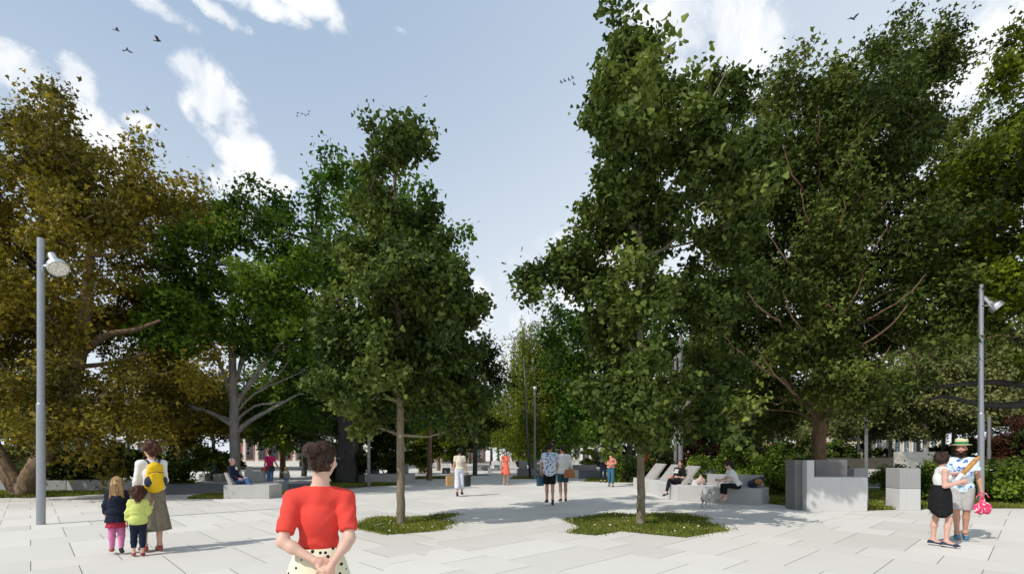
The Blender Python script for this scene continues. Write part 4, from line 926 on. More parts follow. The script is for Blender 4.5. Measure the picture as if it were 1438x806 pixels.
bird(222, 58, 58, 1.25, -1.3, 1.0, .3, 'dark bird with raised wings, right one of the trio at upper left', 'trio of birds at upper left')
bird(1198, 27, 52, 1.2, -1.1, .7, .2, 'single dark bird flying above the big tree on the right', None)
for i, (px, py) in enumerate(((788, 116), (793, 114), (804, 110), (806, 119), (799, 113))):
    bird(px, py, 95, .95, .9, .3 + .2 * i, .2, 'small bird of the loose flock over the gap between the young trees', 'flock of birds left of the tall young tree')
for i, (px, py) in enumerate(((417, 163), (418, 159), (424, 160), (429, 162), (433, 161), (434, 157))):
    bird(px, py, 120, .85, 1.3 + i, .2 * (i % 3), 0, 'tiny bird of the flock above the deep green tree', 'flock of tiny birds above the deep green tree')
fl = [(67.5, 95.5), (67.5, 102), (66, 107), (83.5, 103), (74, 109.5), (84, 109), (59, 116.5), (91, 115), (49, 122), (67, 121.5), (74, 118.5), (80.5, 118.5), (61, 123), (55, 125.5), (55, 128), (89, 123.5), (91, 125), (64, 131), (72, 128.5), (99, 130), (70, 126.5), (51, 132), (60, 129.5), (53, 135)]
for i, (px, py) in enumerate(fl):
    bird(px, py, 105 + 8 * math.sin(i), .55 + .25 * ((i * 7) % 5) / 4, -.9 + .2 * math.sin(i * 3), .3 * math.cos(i), .9, 'tiny bird of the dense flock before the cloud at upper left', 'dense flock of tiny birds before the left cloud')
# ------------------------------------------------------------------ bodies as smooth blended solids, meshed by surface nets
def P3(*a): return np.array(a, float)
class Cone:
    def __init__(s, a, b, ra, rb, cut=False, flat=None):
        s.a, s.b, s.ra, s.rb, s.cut, s.flat = np.asarray(a, float), np.asarray(b, float), ra, rb, cut, flat   # flat=(axis, factor)
    def box(s):
        r = max(s.ra, s.rb); return np.minimum(s.a, s.b) - r, np.maximum(s.a, s.b) + r
    def d(s, P):
        ba = s.b - s.a; L2 = ba @ ba; pa = P - s.a; t = np.clip(pa @ ba / L2, 0, 1)
        v = pa - t[:, None] * ba
        if s.flat is not None:
            ax, f = s.flat; k = v @ ax; v = v + np.outer(k * (1 / f - 1), ax)
            dd = np.linalg.norm(v, axis=1) - (s.ra + t * (s.rb - s.ra)); dd *= f ** .5
        else: dd = np.linalg.norm(v, axis=1) - (s.ra + t * (s.rb - s.ra))
        if s.cut: dd = np.maximum(dd, (P - s.b) @ (ba / math.sqrt(L2)))
        return dd
    def inflate(s, e): return Cone(s.a, s.b, s.ra + e, s.rb + e, s.cut, s.flat)
class Ell:
    def __init__(s, c, r, R=None): s.c, s.r, s.R = np.asarray(c, float), np.asarray(r, float), R
    def box(s): m = s.r.max() if s.R is not None else s.r; return s.c - m, s.c + m
    def d(s, P):
        q = P - s.c
        if s.R is not None: q = q @ s.R.T          # rows of R are the local axes
        k0 = np.linalg.norm(q / s.r, axis=1); k1 = np.linalg.norm(q / s.r ** 2, axis=1) + 1e-9
        return k0 * (k0 - 1) / k1
    def inflate(s, e): return Ell(s.c, s.r + e, s.R)
def surface_nets(prims, h, k=.03, clips=(), subs=(), noise=None, pad=.03):
    lo = np.min([p.box()[0] for p in prims], 0) - pad - h * 2; hi = np.max([p.box()[1] for p in prims], 0) + pad + h * 2
    n = np.ceil((hi - lo) / h).astype(int) + 1
    ax = [lo[i] + h * np.arange(n[i]) for i in range(3)]
    X = np.stack(np.meshgrid(*ax, indexing='ij'), -1).reshape(-1, 3)
    D = np.full(len(X), 9.0)
    for p in prims:
        a, b = p.box(); m = np.all((X > a - .12) & (X < b + .12), axis=1)
        if not m.any(): continue
        dd = p.d(X[m]); o = D[m]
        hk = np.clip(.5 + .5 * (o - dd) / k, 0, 1); D[m] = o * (1 - hk) + dd * hk - k * hk * (1 - hk)
    for pt, nv in clips: D = np.maximum(D, (X - np.asarray(pt)) @ nrm(nv))
    for p in subs: D = np.maximum(D, -p.d(X))
    if noise is not None: D = D + noise(X)
    D = D.reshape(n); S = D < 0
    c = np.zeros(n - 1, int); cs = np.zeros((*(n - 1), 3)); cnt = np.zeros(n - 1)
    sl = lambda i, j, k_: (slice(i, n[0] - 1 + i), slice(j, n[1] - 1 + j), slice(k_, n[2] - 1 + k_))
    for i in (0, 1):
        for j in (0, 1):
            for q in (0, 1): c += S[sl(i, j, q)]
    act = (c > 0) & (c < 8)
    for axis in range(3):
        for u in (0, 1):
            for v in (0, 1):
                o0 = [0, 0, 0]; o1 = [0, 0, 0]; oth = [q for q in range(3) if q != axis]
                o0[oth[0]] = o1[oth[0]] = u; o0[oth[1]] = o1[oth[1]] = v; o1[axis] = 1
                A, B = D[sl(*o0)], D[sl(*o1)]; x = (A < 0) != (B < 0)
                tt = np.where(x, A / np.where(A == B, 1, A - B), 0)
                for q in range(3): cs[..., q] += np.where(x, o0[q] + (tt if q == axis else 0), 0)
                cnt += x
    idx = -np.ones(n - 1, int); ids = np.argwhere(act); idx[act] = np.arange(len(ids))
    V = (ids + cs[act] / np.maximum(cnt[act], 1)[:, None]) * h + lo
    F = []
    for axis in range(3):
        u, v = [(1, 2), (2, 0), (0, 1)][axis]
        A = S; B = np.roll(S, -1, axis=axis)
        e = np.argwhere(A != B); e = e[(e[:, axis] < n[axis] - 1) & (e[:, u] > 0) & (e[:, v] > 0) & (e[:, u] < n[u] - 1) & (e[:, v] < n[v] - 1)]
        if not len(e): continue
        inside = A[tuple(e.T)]
        du = np.zeros(3, int); du[u] = 1; dv = np.zeros(3, int); dv[v] = 1
        q = np.stack([idx[tuple((e - du - dv).T)], idx[tuple((e - dv).T)], idx[tuple(e.T)], idx[tuple((e - du).T)]], 1)
        q[~inside] = q[~inside][:, ::-1]
        F.append(q)
    F = np.concatenate(F); F = F[(F >= 0).all(1)]
    # one smoothing pass
    for _ in range(2):
        acc = np.zeros_like(V); w_ = np.zeros(len(V))
        for a in range(4):
            np.add.at(acc, F[:, a], V[F[:, (a + 1) % 4]] + V[F[:, (a + 3) % 4]]); np.add.at(w_, F[:, a], 2)
        V = V * .55 + .45 * acc / np.maximum(w_, 1)[:, None]
    return V, F
def sdf_obj(name, mat, parent, prims, h, **kw):
    V, F = surface_nets(prims, h, **kw)
    return np_mesh(name, V, F, mat, parent, smooth=True)

SKIN = M_vcol('skin', .5, sss=.0)
def frame(up, fwd):
    up = nrm(up); f = nrm(np.asarray(fwd, float) - up * (np.asarray(fwd, float) @ up)); r = np.cross(f, up); return r, f, up

def make_joints(h, sex, pose, child=False):
    k = h / 1.70; J = {'k': k}
    hs = 1.0 if not child else 1.0 + (1.7 - h) * .62       # children carry larger heads
    J['hs'] = hs * k
    up = nrm(pose.get('spine', (0, 0, 1))); r, f, up = frame(up, pose.get('fwd', (0, 1, 0)))
    J['r'], J['f'], J['up'] = r, f, up
    pel = P3(0, 0, 0); sw = (.175 if sex == 'm' else .155) * k * (1.0 if not child else .95); hw = .085 * k
    tl = .49 * k
    J['pel'] = pel; J['waist'] = pel + up * .17 * k; J['chest'] = pel + up * .36 * k - f * .005
    J['neck'] = pel + up * (tl + .055 * k) + f * pose.get('neckf', 0.0)
    hu = nrm(pose.get('hup', up)); hf = pose.get('hfwd', f); J['hr'], J['hf'], J['hu'] = frame(hu, hf)
    J['head'] = J['neck'] + J['hu'] * (.10 * k + .075 * J['hs']) + J['hf'] * .018 * k
    for s, sg in (('l', -1), ('r', 1)):
        sh = pel + up * (tl - .005 * k + pose.get('shrug', 0)) + r * sg * sw + f * pose.get('shf_' + s, 0.0)
        hp = pel - P3(0, 0, .02 * k) + r * sg * hw
        el = P3(*pose['el_' + s]) if ('el_' + s) in pose else sh + nrm(pose.get('ua_' + s, (sg * .12, -.05, -1))) * .285 * k
        wr = P3(*pose['wr_' + s]) if ('wr_' + s) in pose else el + nrm(pose.get('fa_' + s, (sg * .05, .15, -1))) * .25 * k
        hd = nrm(pose.get('hd_' + s, wr - el)); kn = hp + nrm(pose.get('th_' + s, (sg * .03, .04, -1))) * .42 * k
        an = kn + nrm(pose.get('sh_' + s, (0, -.05, -1))) * .405 * k; ft = nrm(pose.get('ft_' + s, (sg * .15, 1, -.28)))
        J.update({'sh_' + s: sh, 'hip_' + s: hp, 'el_' + s: np.asarray(el, float), 'wr_' + s: np.asarray(wr, float), 'hd_' + s: hd, 'kn_' + s: kn, 'an_' + s: an, 'ft_' + s: ft,
                  'toe_' + s: an + ft * .19 * k - P3(0, 0, .03 * k), 'heel_' + s: an - nrm(ft * P3(1, 1, 0)) * .045 * k - P3(0, 0, .045 * k) * 1.0})
    return J
def torso_prims(J, sex, fat=1.0):
    k = J['k'] * fat; R = np.stack([J['r'], J['f'], J['up']]); f, up, r = J['f'], J['up'], J['r']; kk = J['k']
    w1, w2, w3 = ((.165, .118, .135) if sex == 'm' else (.135, .105, .14) if sex == 'f' else (.15, .115, .13)); pel = (.158, .115, .13) if sex != 'f' else (.172, .122, .135)
    L = [Ell(J['pel'] + up * .02 * kk - f * .01 * kk, np.array(pel) * k, R), Ell(J['waist'] + up * .02 * kk, np.array((w1 * .92, w2 * .9, w3)) * k, R),
         Ell(J['chest'] - up * .03 * kk, np.array((.152 if sex == 'm' else .135, .112, .165)) * k, R)]
    for s in 'lr': L.append(Cone(J['chest'] + up * .10 * kk, J['sh_' + s], .075 * k, .052 * k)); L.append(Cone(J['neck'] - up * .02 * kk, J['sh_' + s] + up * .012 * kk, .042 * k, .036 * k))
    if sex == 'f':
        for sg in (-1, 1): L.append(Ell(J['chest'] + r * sg * .068 * kk + f * .085 * kk - up * .0 * kk, np.array((.058, .05, .058)) * k, R))
    return L
def arm_prims(J, s, fat=1.0):
    k = J['k'] * fat; e = (J['sh_' + s] + J['el_' + s]) / 2; m = J['el_' + s] * .7 + J['wr_' + s] * .3
    return [Cone(J['sh_' + s], e, .050 * k, .043 * k), Cone(e, J['el_' + s], .043 * k, .036 * k), Cone(J['el_' + s], m, .036 * k, .037 * k), Cone(m, J['wr_' + s], .037 * k, .024 * k)]
def leg_prims(J, s, fat=1.0):
    k = J['k'] * fat; m = J['kn_' + s] * .68 + J['an_' + s] * .32; back = nrm(np.cross(np.cross(J['an_' + s] - J['kn_' + s], J['ft_' + s]), J['an_' + s] - J['kn_' + s]))
    return [Cone(J['hip_' + s], J['kn_' + s], .084 * k, .052 * k), Cone(J['kn_' + s], m - back * .012 * k, .050 * k, .052 * k), Cone(m - back * .012 * k, J['an_' + s], .052 * k, .034 * k)]
def foot_prims(J, s, e=0.0):
    k = J['k']; b = nrm(J['ft_' + s])
    return [Cone(J['an_' + s], J['heel_' + s], .036 * k + e, .030 * k + e), Cone(J['heel_' + s], J['toe_' + s] - b * .05 * k, .032 * k + e, .034 * k + e, flat=(P3(0, 0, 1), .9)), Cone(J['toe_' + s] - b * .05 * k, J['toe_' + s], .037 * k + e, .022 * k + e, flat=(P3(0, 0, 1), .7)), Cone(J['an_' + s], J['toe_' + s] - b * .06 * k, .034 * k + e, .028 * k + e)]
def head_prims(J):
    s = J['hs']; R = np.stack([J['hr'], J['hf'], J['hu']]); c = J['head']; q = lambda x, y, z: c + (J['hr'] * x + J['hf'] * y + J['hu'] * z) * s
    E = lambda p, r: Ell(q(*p), np.array(r) * s, R)
    L = [E((0, -.012, .032), (.073, .092, .082)), E((0, .022, -.04), (.056, .062, .070)), E((0, .056, -.088), (.028, .026, .022)), E((0, .076, .030), (.048, .016, .012)),
         Cone(q(0, .086, .015), q(0, .106, -.020), .009 * s, .0125 * s), E((.013, .094, -.024), (.009, .010, .008)), E((-.013, .094, -.024), (.009, .010, .008)), E((0, .084, -.052), (.023, .011, .008)), E((0, .082, -.062), (.020, .011, .007)),
         E((.036, .058, -.026), (.026, .024, .024)), E((-.036, .058, -.026), (.026, .024, .024)), E((.074, -.008, -.004), (.010, .020, .032)), E((-.074, -.008, -.004), (.010, .020, .032)),
         Cone(q(0, -.018, -.055), J['neck'] - J['up'] * .03 * J['k'], .050 * s, .056 * J['k'])]
    return L
def face_cols(V, J, skin, lips, brow, beard=None):
    s = J['hs']; L = (V - J['head']) / s; x, y, z = L @ J['hr'], L @ J['hf'], L @ J['hu']
    C = np.tile(np.array([*skin, 1.0]), (len(V), 1))
    front = y > .045
    m = front & (np.abs(z + .056) < .011) & (np.abs(x) < .024); C[m, :3] = lips
    for sg in (-1, 1):
        e = front & (((x - sg * .031) / .0145) ** 2 + ((z - .008) / .0075) ** 2 < 1); C[e, :3] = (.62, .60, .57)
        e = front & (((x - sg * .031) / .0065) ** 2 + ((z - .008) / .0075) ** 2 < 1); C[e, :3] = (.03, .02, .015)
        b = front & (np.abs(x - sg * .033) < .021) & (np.abs(z - .032) < .006); C[b, :3] = brow
    ch = front & (np.abs(np.abs(x) - .04) < .02) & (np.abs(z + .028) < .018); C[ch, :3] = np.array(skin) * (1.06, .86, .84)
    if beard is not None:
        b = (y > .0) & (z < -.028) & ((np.abs(z + .056) > .009) | (np.abs(x) > .021)) & ((z < -.040) | (np.abs(x) > .035)) & (z > -.125); C[b, :3] = beard
    return C
def hand_prims(J, s, curl=.5, n_out=None, spread=1.0, scale=1.0):
    """palm, four unequal fingers with two bends, and a side thumb"""
    k = J['k'] * scale; w_, f = J['wr_' + s], J['hd_' + s]; sg = -1 if s == 'l' else 1
    n = np.asarray(n_out if n_out is not None else J['r'] * sg, float); n = nrm(n - f * (n @ f))   # back of the hand
    th = np.cross(f, n) * (1 if s == 'r' else -1)                                     # towards the thumb
    L = [Cone(w_, w_ + f * .03 * k, .024 * k, .026 * k)]
    R = np.stack([f, th, n]); L.append(Ell(w_ + f * .052 * k, np.array((.046, .041, .0165)) * k, R))
    for off, ln, b0 in ((.030, .070, .086), (.010, .079, .092), (-.010, .074, .089), (-.029, .058, .080)):
        p0 = w_ + f * b0 * k * .93 + th * off * k; c1, c2, c3 = curl * .55, curl * 1.25, curl * 1.9
        def dirc(c): return nrm(f * math.cos(c) - n * math.sin(c) + th * off * 2.2 * spread)
        p1 = p0 + dirc(c1) * ln * .46 * k; p2 = p1 + dirc(c2) * ln * .31 * k; p3 = p2 + dirc(c3) * ln * .23 * k
        L += [Cone(p0, p1, .0092 * k, .0085 * k), Cone(p1, p2, .0085 * k, .0078 * k), Cone(p2, p3, .0078 * k, .0066 * k)]
    b = w_ + f * .028 * k + th * .030 * k - n * .004 * k; t1 = b + nrm(f * .72 + th * .62 - n * .25) * .036 * k; t2 = t1 + nrm(f * .92 + th * .18 - n * .35 * (1 + curl)) * .030 * k
    L += [Cone(b, t1, .0135 * k, .0105 * k), Cone(t1, t2, .0105 * k, .0085 * k)]
    return L
def loft(name, mat, parent, rings, nseg=48, thick=0.0, smooth=True, cap=False):
    """rings: list of (centre, x-vector, y-vector, wave amplitude, waves, phase)"""
    V = []
    for c, vx, vy, amp, nw, ph in rings:
        for i in range(nseg):
            a = 2 * math.pi * i / nseg; w_ = 1 + amp * (math.sin(nw * a + ph) + .5 * math.sin(nw * 1.7 * a + 1.3 + ph * 2))
            V.append(np.asarray(c) + (np.asarray(vx) * math.cos(a) + np.asarray(vy) * math.sin(a)) * w_)
    m = len(rings); F = np.array([(i * nseg + j, i * nseg + (j + 1) % nseg, (i + 1) * nseg + (j + 1) % nseg, (i + 1) * nseg + j) for i in range(m - 1) for j in range(nseg)])
    o = np_mesh(name, np.array(V), F, mat, parent, smooth=True)
    if thick: md = o.modifiers.new('cloth', 'SOLIDIFY'); md.thickness = thick; md.offset = 0
    return o
def wrinkle(J, amp, kk):
    # drag lines: slanting from the armpits, bunched at the waist
    def f(X):
        x, y, z = (X - J['waist']) @ J['r'], (X - J['waist']) @ J['f'], (X - J['waist']) @ J['up']
        w1 = np.sin(z * 95 + np.abs(x) * 60 + 2.5 * np.sin(x * 17 + 1) + 1.5 * n3(X, 9, 2)) * np.exp(-((z + .0) / .07) ** 2)
        w2 = np.sin(z * 60 - np.abs(x) * 75 + 1.7 * n3(X, 8, 5)) * np.exp(-((z - .20) / .09) ** 2) * np.clip(np.abs(x) / .10, 0, 1.4)
        return amp * (w1 + .8 * w2 + .5 * n3(X, 16, 3))
    return f
class Person:
    def __init__(s, label, x, y, rz, h, sex, pose, skin=(.56, .34, .25), lips=(.45, .16, .13), brow=(.06, .04, .03), beard=None, child=False, fat=1.0, res=1.0, seat=None, curl_l=.5, curl_r=.5, nl=None, nr=None, cat='person', group=None, bare_feet=False):
        s.seated = seat is not None; s.J = make_joints(h, sex, pose, child); s.sex = sex; J = s.J; s.res = res; s.fat = fat; s.k = J['k']
        low = min(min(J['heel_' + q][2], J['toe_' + q][2]) for q in 'lr') - .030 * s.k
        z = -low if seat is None else seat
        s.root = empty('person', (x, y, z), rz, label, cat, group)
        s.tor = torso_prims(J, 'f' if sex == 'f' else 'm' if sex == 'm' else 'c', fat); s.arm = {q: arm_prims(J, q, fat) for q in 'lr'}; s.leg = {q: leg_prims(J, q, fat) for q in 'lr'}
        body = s.tor + s.arm['l'] + s.arm['r'] + s.leg['l'] + s.leg['r'] + foot_prims(J, 'l') + foot_prims(J, 'r') + [Cone(J['neck'] - J['up'] * .05 * s.k, J['neck'] + J['hu'] * .05 * s.k, .056 * s.k, .05 * s.k)]
        V1, F1 = surface_nets(body, .016 * res, k=.022 * s.k + .008)
        V2, F2 = surface_nets(head_prims(J), .0065 * (.6 + .4 * res), k=.014)
        hands = [surface_nets(hand_prims(J, q, c, n), .0052 * (.7 + .3 * res), k=.006) for q, c, n in (('l', curl_l, nl), ('r', curl_r, nr))]
        sk = np.array([*skin, 1.0])
        VV = [V1, V2] + [a for a, _ in hands]; off = np.cumsum([0] + [len(v) for v in VV[:-1]])
        F = np.concatenate([f + o for f, o in zip([F1, F2] + [b for _, b in hands], off)])
        C = np.concatenate([np.tile(sk, (len(V1), 1)), face_cols(V2, J, skin, lips, brow, beard)] + [np.tile(sk * (1.02, .94, .92, 1), (len(a), 1)) for a, _ in hands])
        s.body = np_mesh('body', np.concatenate(VV), F, SKIN, s.root, col=C, smooth=True)
        s.z = z
    def W_(s, local): a = s.root.rotation_euler[2]; c, sn = math.cos(a), math.sin(a); l = s.root.location; return P3(l[0] + local[0] * c - local[1] * sn, l[1] + local[0] * sn + local[1] * c, l[2] + local[2])
    def top(s, mat, name='shirt', sleeve=.6, hem=-.02, e=.012, neck=-.012, loose=0.0, neckw=None, tilt=0.0, extra=(), k=.03, res=None, armholes=True, folds=0.0):
        J = s.J; kk = s.k; L = [p.inflate(e + (loose * kk if isinstance(p, Ell) else 0)) for p in s.tor]
        L += [Cone(J['waist'] + J['up'] * .05 * kk, J['pel'] + J['up'] * (hem - .02) * kk, (.115 + loose) * kk * s.fat, (.125 + loose) * kk * s.fat, flat=(J['f'], .80))]
        for q in 'lr':
            if sleeve <= 0: continue
            a, b, c = J['sh_' + q], J['el_' + q], J['wr_' + q]
            if sleeve <= 1: L.append(Cone(a, a + (b - a) * sleeve, .052 * kk + e, .046 * kk * (1 + loose) + e, True))
            else: L += [Cone(a, b, .052 * kk + e, .041 * kk + e), Cone(b, b + (c - b) * (sleeve - 1), .041 * kk + e, .033 * kk + e, True)]
        cl = [(J['pel'] + J['up'] * hem * kk, -J['up']), (J['neck'] + J['up'] * .055 * kk, J['up'])]
        L += [Cone(J['neck'] - J['up'] * .035 * kk, J['sh_' + q] + J['up'] * .004 * kk, .050 * kk + e, .044 * kk + e) for q in 'lr']
        nw = neckw or .078; dp = .055 - neck
        sub = [Ell(J['neck'] + J['up'] * .050 * kk + J['f'] * .012 * kk, np.array((nw, .074 + tilt, dp)) * kk, np.stack([J['r'], J['f'], J['up']]))]
        if sleeve <= 0 and armholes: sub += [Cone(J['sh_' + q] + J['r'] * (.045 if q == 'r' else -.045) * kk - J['up'] * .06 * kk, J['sh_' + q] + J['r'] * (.03 if q == 'r' else -.03) * kk + J['up'] * .08 * kk, .065 * kk, .060 * kk) for q in 'lr']
        return sdf_obj(name, mat, s.root, L + list(extra), (res or .013) * s.res, k=k, clips=cl, subs=sub, noise=None if not folds else wrinkle(J, folds, kk))
    def pants(s, mat, name='trousers', length=1.92, e=.012, waist=.06, wide=0.0, res=None):
        J = s.J; kk = s.k; L = [s.tor[0].inflate(e), Ell(J['pel'] + J['up'] * .06 * kk, np.array((.145, .11, .10)) * kk * s.fat + e, np.stack([J['r'], J['f'], J['up']]))]
        for q in 'lr':
            a, b, c = J['hip_' + q], J['kn_' + q], J['an_' + q]; w_ = wide * kk
            m = b * .68 + c * .32; tt = length - 1
            if length <= 1: L.append(Cone(a, a + (b - a) * length, .088 * kk * s.fat + e, .062 * kk * s.fat + e + w_, True))
            else: L += [Cone(a, b, .088 * kk * s.fat + e, .056 * kk + e + w_), Cone(b, m, .055 * kk + e + w_, .055 * kk + e + w_), Cone(m, b + (c - b) * tt, .055 * kk + e + w_, (.055 - .017 * min(1, max(0, tt - .32) / .68)) * kk + e + w_, True)]
        return sdf_obj(name, mat, s.root, L, (res or .013) * s.res, k=.028, clips=[(J['pel'] + J['up'] * waist * kk, J['up'])] if not s.seated else [(J['pel'] + P3(0, 0, .125 * kk), P3(0, 0, 1))])
    def skirt(s, mat, name='skirt', top_=.10, hem=-.5, rt=(.135, .10), rh=(.26, .22), folds=9, amp=.06, lean=(0, 0), nseg=72):
        J = s.J; kk = s.k; rings = []
        for i in range(9):
            u = i / 8; rx = (rt[0] + (rh[0] - rt[0]) * u ** .8) * kk; ry = (rt[1] + (rh[1] - rt[1]) * u ** .8) * kk
            z_ = top_ + (hem - top_) * u; q_ = math.sqrt(max(0.0, 1 - ((z_ - .02) / .138) ** 2))
            if z_ < .02: q_ = 1.0 if u < .5 else 0.0
            rx = max(rx, (.172 * q_ + .012) * kk * s.fat, .138 * kk * s.fat); ry = max(ry, (.126 * q_ + .012) * kk * s.fat, .110 * kk * s.fat)
            rings.append((J['pel'] + P3(lean[0] * u, lean[1] * u, (top_ + (hem - top_) * u) * kk), P3(rx, 0, 0), P3(0, ry, 0), amp * u ** 1.2, folds, .6 * u))
        return loft(name, mat, s.root, rings, nseg, .006)
    def shoes(s, mat, e=.008, only='lr', sole=None):
        for q in only:
            J = s.J; pr = [p.inflate(e) for p in foot_prims(J, q)[:3]]
            sh = sdf_obj('shoe', mat, s.root, pr, .010 * s.res, k=.02, clips=[(J['an_' + q] + J['ft_' + q] * .0 + P3(0, 0, .0), P3(0, 0, 1))])
            if sole:
                m = [Cone(J['heel_' + q] - P3(0, 0, .024 * s.k), J['toe_' + q] - P3(0, 0, .012 * s.k), .036 * s.k + e, .034 * s.k + e, flat=(P3(0, 0, 1), .35))]
                sdf_obj('sole', sole, sh, m, .010 * s.res, k=.01)
    def hair(s, mat, lumps, h=.010, noise=.0, nf=40, name='hair', k=.02, nlocks=260, lock=(.055, .0045, .012), flow=None):
        J = s.J; R = np.stack([J['hr'], J['hf'], J['hu']]); sc = J['hs']; q = lambda p: J['head'] + (J['hr'] * p[0] + J['hf'] * p[1] + J['hu'] * p[2]) * sc
        L = []
        for l in lumps:
            if len(l) == 2: L.append(Ell(q(l[0]), np.array(l[1]) * sc, R))
            else: L.append(Cone(q(l[0]), q(l[1]), l[2] * sc, l[3] * sc))
        sub = [Ell(q((0, .085, -.03)), np.array((.055, .06, .085)) * sc, R)]
        nz = (lambda X: noise * n3(X, nf, 3)) if noise else None
        V, F = surface_nets(L, h * (.5 + .5 * s.res), k=k, subs=sub, noise=nz)
        # loose locks lying along the hair
        r = np.random.default_rng(len(V)); n = nlocks; fi = r.integers(0, len(F), n); p = V[F[fi]].mean(1); c0 = V.mean(0)
        e1, e2 = V[F[fi, 1]] - V[F[fi, 0]], V[F[fi, 3]] - V[F[fi, 0]]; N = np.cross(e1, e2); N /= np.linalg.norm(N, axis=1)[:, None] + 1e-9
        fl = np.array(flow) if flow is not None else -J['hu']; tgt = (q(fl) - p) if flow is not None else np.tile(fl, (n, 1)); T = tgt + r.normal(0, .35, (n, 3)) * np.linalg.norm(tgt, axis=1)[:, None]
        T -= N * (T * N).sum(1)[:, None]; T /= np.linalg.norm(T, axis=1)[:, None] + 1e-9; B = np.cross(N, T)
        ln = lock[0] * r.uniform(.5, 1.3, n)[:, None]; wd = lock[1] * r.uniform(.5, 1.2, n)[:, None]; lf = r.uniform(.15, 1, n)[:, None] * lock[2]; cv = r.normal(0, .25, n)[:, None]
        S = np.zeros((n, 6, 3)); S[:, 0] = p - B * wd; S[:, 1] = p + B * wd; m = p + T * ln * .5 + N * lf * .8 + B * cv * ln * .3; S[:, 2] = m + B * wd; S[:, 3] = m - B * wd; tpt = p + T * ln + N * lf * .6 + B * cv * ln; S[:, 4] = tpt + B * wd * .3; S[:, 5] = tpt - B * wd * .3
        b6 = len(V) + np.arange(n)[:, None] * 6; F2 = np.concatenate([b6 + np.array([[0, 1, 2, 3]]), b6 + np.array([[3, 2, 4, 5]])])
        return np_mesh(name, np.concatenate([V, S.reshape(-1, 3)]), np.concatenate([F, F2]), mat, s.root, smooth=True)
    def head_pt(s, x, y, z): J = s.J; return J['head'] + (J['hr'] * x + J['hf'] * y + J['hu'] * z) * J['hs']
HAIR_CAP = ((0, -.022, .042), (.083, .098, .088))
SHORT = [HAIR_CAP, ((0, -.055, -.01), (.072, .055, .06))]
def long_hair(L=.22, w=.085): return [HAIR_CAP, ((0, -.05, -.03), (w, .065, .09)), ((0, -.07, -.03), (0, -.075, -L), w * .85, w * .6), ((.055, -.03, 0), (.062, -.02, -L * .8), .035, .028), ((-.055, -.03, 0), (-.062, -.02, -L * .8), .035, .028)]
def curly(r=.11, drop=0.0): 
    rr = random.Random(3); L = [((0, -.03, .035), (r * .9, r, r * .88))]
    for i in range(46):
        a, b = rr.uniform(0, 6.28), rr.uniform(-.8 - drop, 1.2); c = math.cos(b)
        p = (r * .92 * math.cos(a) * c, -.03 + r * math.sin(a) * c, .03 + r * .9 * math.sin(b) - drop * .03)
        if p[1] > .035 and p[2] < .06: continue
        L.append((p, (.028 + .012 * rr.random(),) * 3))
    return L

# cloth
C_RED = M_cloth('coral_red_knit', (.67, .058, .042), .8, .06, 120, 9, .25); C_WHITE = M_cloth('white_cotton', (.74, .73, .71), .85, .05); C_NAVY = M_cloth('navy_wool', (.012, .016, .034), .9, .2)
C_TAUPE = M_cloth('taupe_linen', (.20, .17, .125), .9, .2, 60, 18, .5); C_LIME = M_cloth('lime_jersey', (.55, .60, .17), .85, .08); C_BLACK = M_cloth('black_cotton', (.010, .010, .012), .85, .3); C_MAGSK = M_cloth('raspberry_corduroy', (.42, .03, .07), .85, .15)
C_PINK = M_cloth('pink_tights', (.62, .20, .40), .8, .08); C_JEANS = M_cloth('blue_denim', (.055, .11, .25), .85, .3, 150, 16, .4, (.10, .18, .36)); C_JEANL = M_cloth('faded_denim', (.13, .26, .42), .85, .25); C_MAG = M_cloth('magenta_jersey', (.62, .025, .12), .85, .1)
C_CREAM = M_cloth('cream_jersey', (.62, .57, .46), .85, .06); C_PALEB = M_cloth('pale_blue_print', (.50, .56, .68), .85, .1, 40, 25, .3, (.78, .79, .82)); C_CORAL = M_cloth('coral_chiffon', (.80, .17, .11), .75, .1); C_TEAL = M_cloth('teal_twill', (.02, .085, .11), .85, .2)
C_GREYT = M_cloth('grey_jersey', (.22, .21, .20), .85, .1); C_SALMON = M_cloth('salmon_knit', (.66, .26, .20), .85, .1); C_GREYS = M_cloth('light_grey_twill', (.42, .41, .40), .85, .1); C_BLUEJ = M_cloth('mid_denim', (.045, .15, .23), .85, .25)
LEA_BLK = M_simple('black_leather', (.015, .015, .016), .45); LEA_RED = M_simple('red_leather', (.30, .045, .03), .5); LEA_TAN = M_simple('tan_leather', (.36, .14, .035), .45, 0, .2, 8); CAN_BLUE = M_simple('blue_canvas', (.05, .16, .26), .8); CAN_NAVY = M_simple('navy_canvas', (.02, .03, .06), .8); RUBW = M_simple('white_rubber', (.75, .74, .72), .6); SAND = M_simple('beige_leather', (.38, .28, .19), .6)
def M_print(name, base, inks, scale, thr=.42):
    t = NT(name); o = t.obj(); col = (*base, 1)
    for i, ink in enumerate(inks):
        mp = t.n('ShaderNodeMapping'); mp.inputs['Location'].default_value = (i * 3.7, i * 1.9, i * 5.1); t.l(o, mp.inputs[0])
        v = t.n('ShaderNodeTexVoronoi'); v.inputs['Scale'].default_value = scale * (1 + .35 * i); t.l(mp.outputs[0], v.inputs['Vector'])
        nn = t.noise(mp.outputs[0], scale * 2.6, 2)
        m = t.math('LESS_THAN', t.math('ADD', v.outputs['Distance'], t.math('MULTIPLY', t.math('SUBTRACT', nn, .5), .9)), thr - .05 * i)
        col = t.mix(m, col, (*ink, 1))
    t.bsdf(col, .85, spec=.2, bump=t.noise(o, 14, 3), bump_s=.35, bump_d=.02); return t.m
